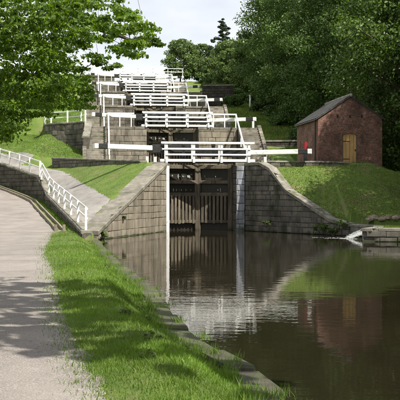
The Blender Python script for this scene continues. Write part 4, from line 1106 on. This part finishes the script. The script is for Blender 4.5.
part('trunk', tm, 'bark', mp_, world=True, fix=False, smooth=True)
CLa, RLa = np.array(CL), np.array(RL)
v1, f1 = leaf_cloud(CLa[:nvis], RLa[:nvis], 74, 0.055, squash=0.3, up=0.3, shape='lobed', shell=0.7)
v2, f2 = leaf_cloud(CLa[nvis:], RLa[nvis:], 260, 0.13, squash=0.6, up=0.55, shape='diamond', shell=0.5)
npmesh('crown', np.vstack([v1, v2]), np.vstack([f1, f2 + len(v1)]), 'leaf_near', mp_, world=True)

# ------------------------------------------------------------------ grass
def blades(name, pts, hmin, hmax, wid, matn, label, seg=1, lean=0.5):
    n = len(pts); pts = np.asarray(pts, dtype=float)
    a = RNG.random(n) * 6.283; h = hmin + (hmax - hmin) * RNG.random(n) ** 1.5
    dx_, dy_ = np.cos(a), np.sin(a); w_ = wid * (0.6 + 0.8 * RNG.random(n))
    la = RNG.random(n) * 6.283; ll = lean * h * RNG.random(n)
    side = np.stack([dx_ * w_ / 2, dy_ * w_ / 2, np.zeros(n)], 1)
    tip = np.stack([np.cos(la) * ll, np.sin(la) * ll, h], 1)
    base = pts.copy(); base[:, 2] -= 0.012
    midp = base + tip * np.array([0.32, 0.32, 0.6])
    if seg == 1:
        v = np.stack([base - side, base + side, base + tip], 1).reshape(-1, 3); f = np.arange(n * 3).reshape(-1, 3)
    else:
        v = np.stack([base - side, base + side, midp + side * .75, midp - side * .75, base + tip], 1).reshape(-1, 3)
        b = (np.arange(n) * 5)[:, None]; f = np.stack([b + np.array(q) for q in ((0, 1, 2), (0, 2, 3), (3, 2, 4))], 1).reshape(-1, 3)
    o = npmesh(name, v, f, matn); tag(o, label, 'grass', kind='stuff'); return o

def ground_pts(x0, x1, y0, y1, n, test, zoff=0.0):
    out = []
    xs = RNG.uniform(x0, x1, n); ys = RNG.uniform(y0, y1, n)
    for x, y in zip(xs, ys):
        if test(x, y): out.append((x, y, GN(x, y)))
    return out
def verge(x, y):
    e = path_x(y) - 0.2 + 0.10 * mnoise.noise((y * 1.3, 0, 4)) + 0.06 * mnoise.noise((y * 5, x, 4))
    if x < e - 0.4 or x > bank_x(y) - 0.46 + 0.14 * mnoise.noise((y * 0.9, 3, 0)) - max(0, .18 * mnoise.noise((y * .35, 9, 0))): return False
    edge = min(1, (x - e + 0.1) / 0.35) if x > e - 0.03 else 0.42 * max(0, (x - e + 0.4) / 0.4) ** 2; wear = mnoise.noise((x * 0.9, y * 0.45, 7.7)) * 0.5 + mnoise.noise((x * 2.6, y * 1.8, 2.2)) * 0.35
    return random.random() < min(edge, 1.0) * min(1, max(0.35, 0.8 + 1.7 * wear))
g = []
for y0, y1, dens in ((7.5, 12, 4200), (12, 17, 2600), (17, 25, 1300), (25, 34, 600), (34, 46, 330)):
    xa, xb = path_x(y1) - 0.5, bank_x(y0)
    g += ground_pts(xa, xb, y0, y1, int((xb - xa) * (y1 - y0) * dens), verge)
near = [p for p in g if p[1] < 17]; far = [p for p in g if p[1] >= 17]
blades('verge_grass', near, 0.025, 0.085, 0.007, 'grass', 'short green grass of the verge between towpath and canal', 2, 0.9)
blades('verge_grass', far, 0.035, 0.10, 0.014, 'grass', 'short green grass of the farther verge towards the wing wall', 1, 0.8)
dry = [p for p in g if random.random() < 0.10 + 0.5 * max(0, mnoise.noise((p[0] * 1.1, p[1] * .6, 12)))]
blades('dry_grass', dry, 0.02, 0.06, 0.009, 'grass_dry', 'straw coloured dry stalks scattered in the verge', 1, 1.2)
# longer tufts leaning over the edging stones
tuft = []
for i in range(280):
    y = 9 + 37 * random.random() ** 1.3 ** 1.0; x = bank_x(y) - random.choice((random.uniform(0.45, 0.7), random.uniform(0.45, 0.7), random.uniform(0.0, 0.6)))
    for q in range(34): tuft.append((x + random.gauss(0, .06), y + random.gauss(0, .09), 0.17))
blades('edge_grass', tuft, 0.06, 0.17, 0.010, 'grass', 'longer grass tufts along the stones of the canal edge', 1, 0.9)
tri = ground_pts(-11, -3, 52.5, 72, 45000, lambda x, y: y < lw_y(x) - 0.1 and x > r_x(y) - 0.12 + 0.1 * mnoise.noise((y * 2, x, 0)) and (x < interp(y, [48.3, 59.7], [-6.3, -3.14])))
blades('lawn_grass', tri, 0.03, 0.06, 0.022, 'grass', 'bright mown grass of the triangle beside the wing wall', 1, 0.7)
up_ = ground_pts(-22, -8.5, 68, 106, 120000, lambda x, y: lw_y(x) + 0.5 < y and not (y > cw_y(x) - 0.05 and y < cw_y(x) + .5 and x > -13) and x > w_x(y) + (2.1 if y > 74 else max(0.5, r_x(y) - w_x(y))) and uvof(x, y)[0] < -7.45)
blades('lawn_grass', up_, 0.05, 0.12, 0.035, 'grass', 'grass of the upper bank under the curved wall', 1, 0.7)
def mound_test(x, y):
    if y > 61.2 or y < 46.2: return False
    if x < WR1.x:
        t = (x - WR0.x) / (WR1.x - WR0.x); return y > WR0.y + (WR1.y - WR0.y) * t + 0.75
    return y > 51.2 or (x > 8.3 + 0.2 and y < 51)
mo = ground_pts(4, 14.5, 46, 61.3, 60000, lambda x, y: mound_test(x, y) and not inside(x, y, CANAL))
blades('mound_grass', mo, 0.04, 0.12, 0.030, 'grass', 'patchy grass covering the mound in front of the hut', 1, 0.8)
blades('dry_grass', [p for p in mo if random.random() < 0.3], 0.05, 0.12, 0.03, 'grass_dry', 'brownish dry grass showing through on the mound', 1, 0.9)
rbk = ground_pts(7.2, 15, 62, 84, 30000, lambda x, y: uvof(x, y)[0] > 7.4 and not (7.6 < x < 12.8 and 63.5 < y < 72))
blades('bank_grass', rbk, 0.08, 0.25, 0.04, 'grass', 'rough grass on the right bank left of the hut', 1, 0.8)
ln_ = []
for i in range(9000):
    y = random.uniform(46.5, 78); x = w_x(y) - random.uniform(0.02, 0.5); ln_.append((x, y, lane_z(y)))
rb2 = ground_pts(2, 15, 82, 126, 42000, lambda x, y: uvof(x, y)[0] > 7.4)
blades('bank_grass', rb2, 0.12, 0.42, 0.06, 'grass', 'long rough grass higher up the right bank below the wood', 1, 0.9)
blades('bank_grass', [p for p in rb2 if random.random() < .25], 0.15, 0.45, 0.05, 'grass_dry', 'withered stalks in the rough grass of the upper right bank', 1, 0.9)
blades('lane_grass', ln_, 0.05, 0.16, 0.025, 'grass', 'grass strip at the foot of the dark retaining wall', 1, 0.8)

# yellow flowers in the verge, loose pebbles on the path
for i in range(8):
    y = random.uniform(17, 40); x = random.uniform(path_x(y) + 0.3, bank_x(y) - 0.45)
    m = MB(); z = G(x, y) + 0.05; r_ = 0.016
    m.add([(x + r_ * math.cos(a), y + r_ * math.sin(a), z + 0.004) for a in np.arange(0, 6.2, 1.05)] + [(x, y, z + 0.012)], [(k, (k + 1) % 6, 6) for k in range(6)])
    m.tube([(x, y, z - 0.1), (x, y, z + .004)], [0.003, 0.003], 4)
    tag(part('dandelion', m, 'petal', fix=False), 'tiny yellow dandelion flower in the verge grass', 'flower', 'dandelions in the verge')
pv = []; pf = []
for i in range(15000):
    y = 7.5 + 22 * random.random() ** 1.8; x = random.uniform(max(path_x(y) - 3.3, -0.23 * y), path_x(y) - 0.1)
    z = GN(x, y) + 0.012; r_ = random.uniform(0.004, 0.011) * (1.6 if random.random() < .04 else 1); b = len(pv)
    a0 = random.random() * 3
    for q in range(4): pv.append((x + r_ * math.cos(a0 + q * 1.57) * random.uniform(.7, 1.3), y + r_ * math.sin(a0 + q * 1.57), z - 0.004))
    pv.append((x, y, z + r_ * 0.7))
    pf += [(b + q, b + (q + 1) % 4, b + 4) for q in range(4)]
o = npmesh('path_gravel', np.array(pv), np.array(pf), 'pebble'); tag(o, 'loose pebbles scattered over the towpath surface', 'gravel', kind='stuff')
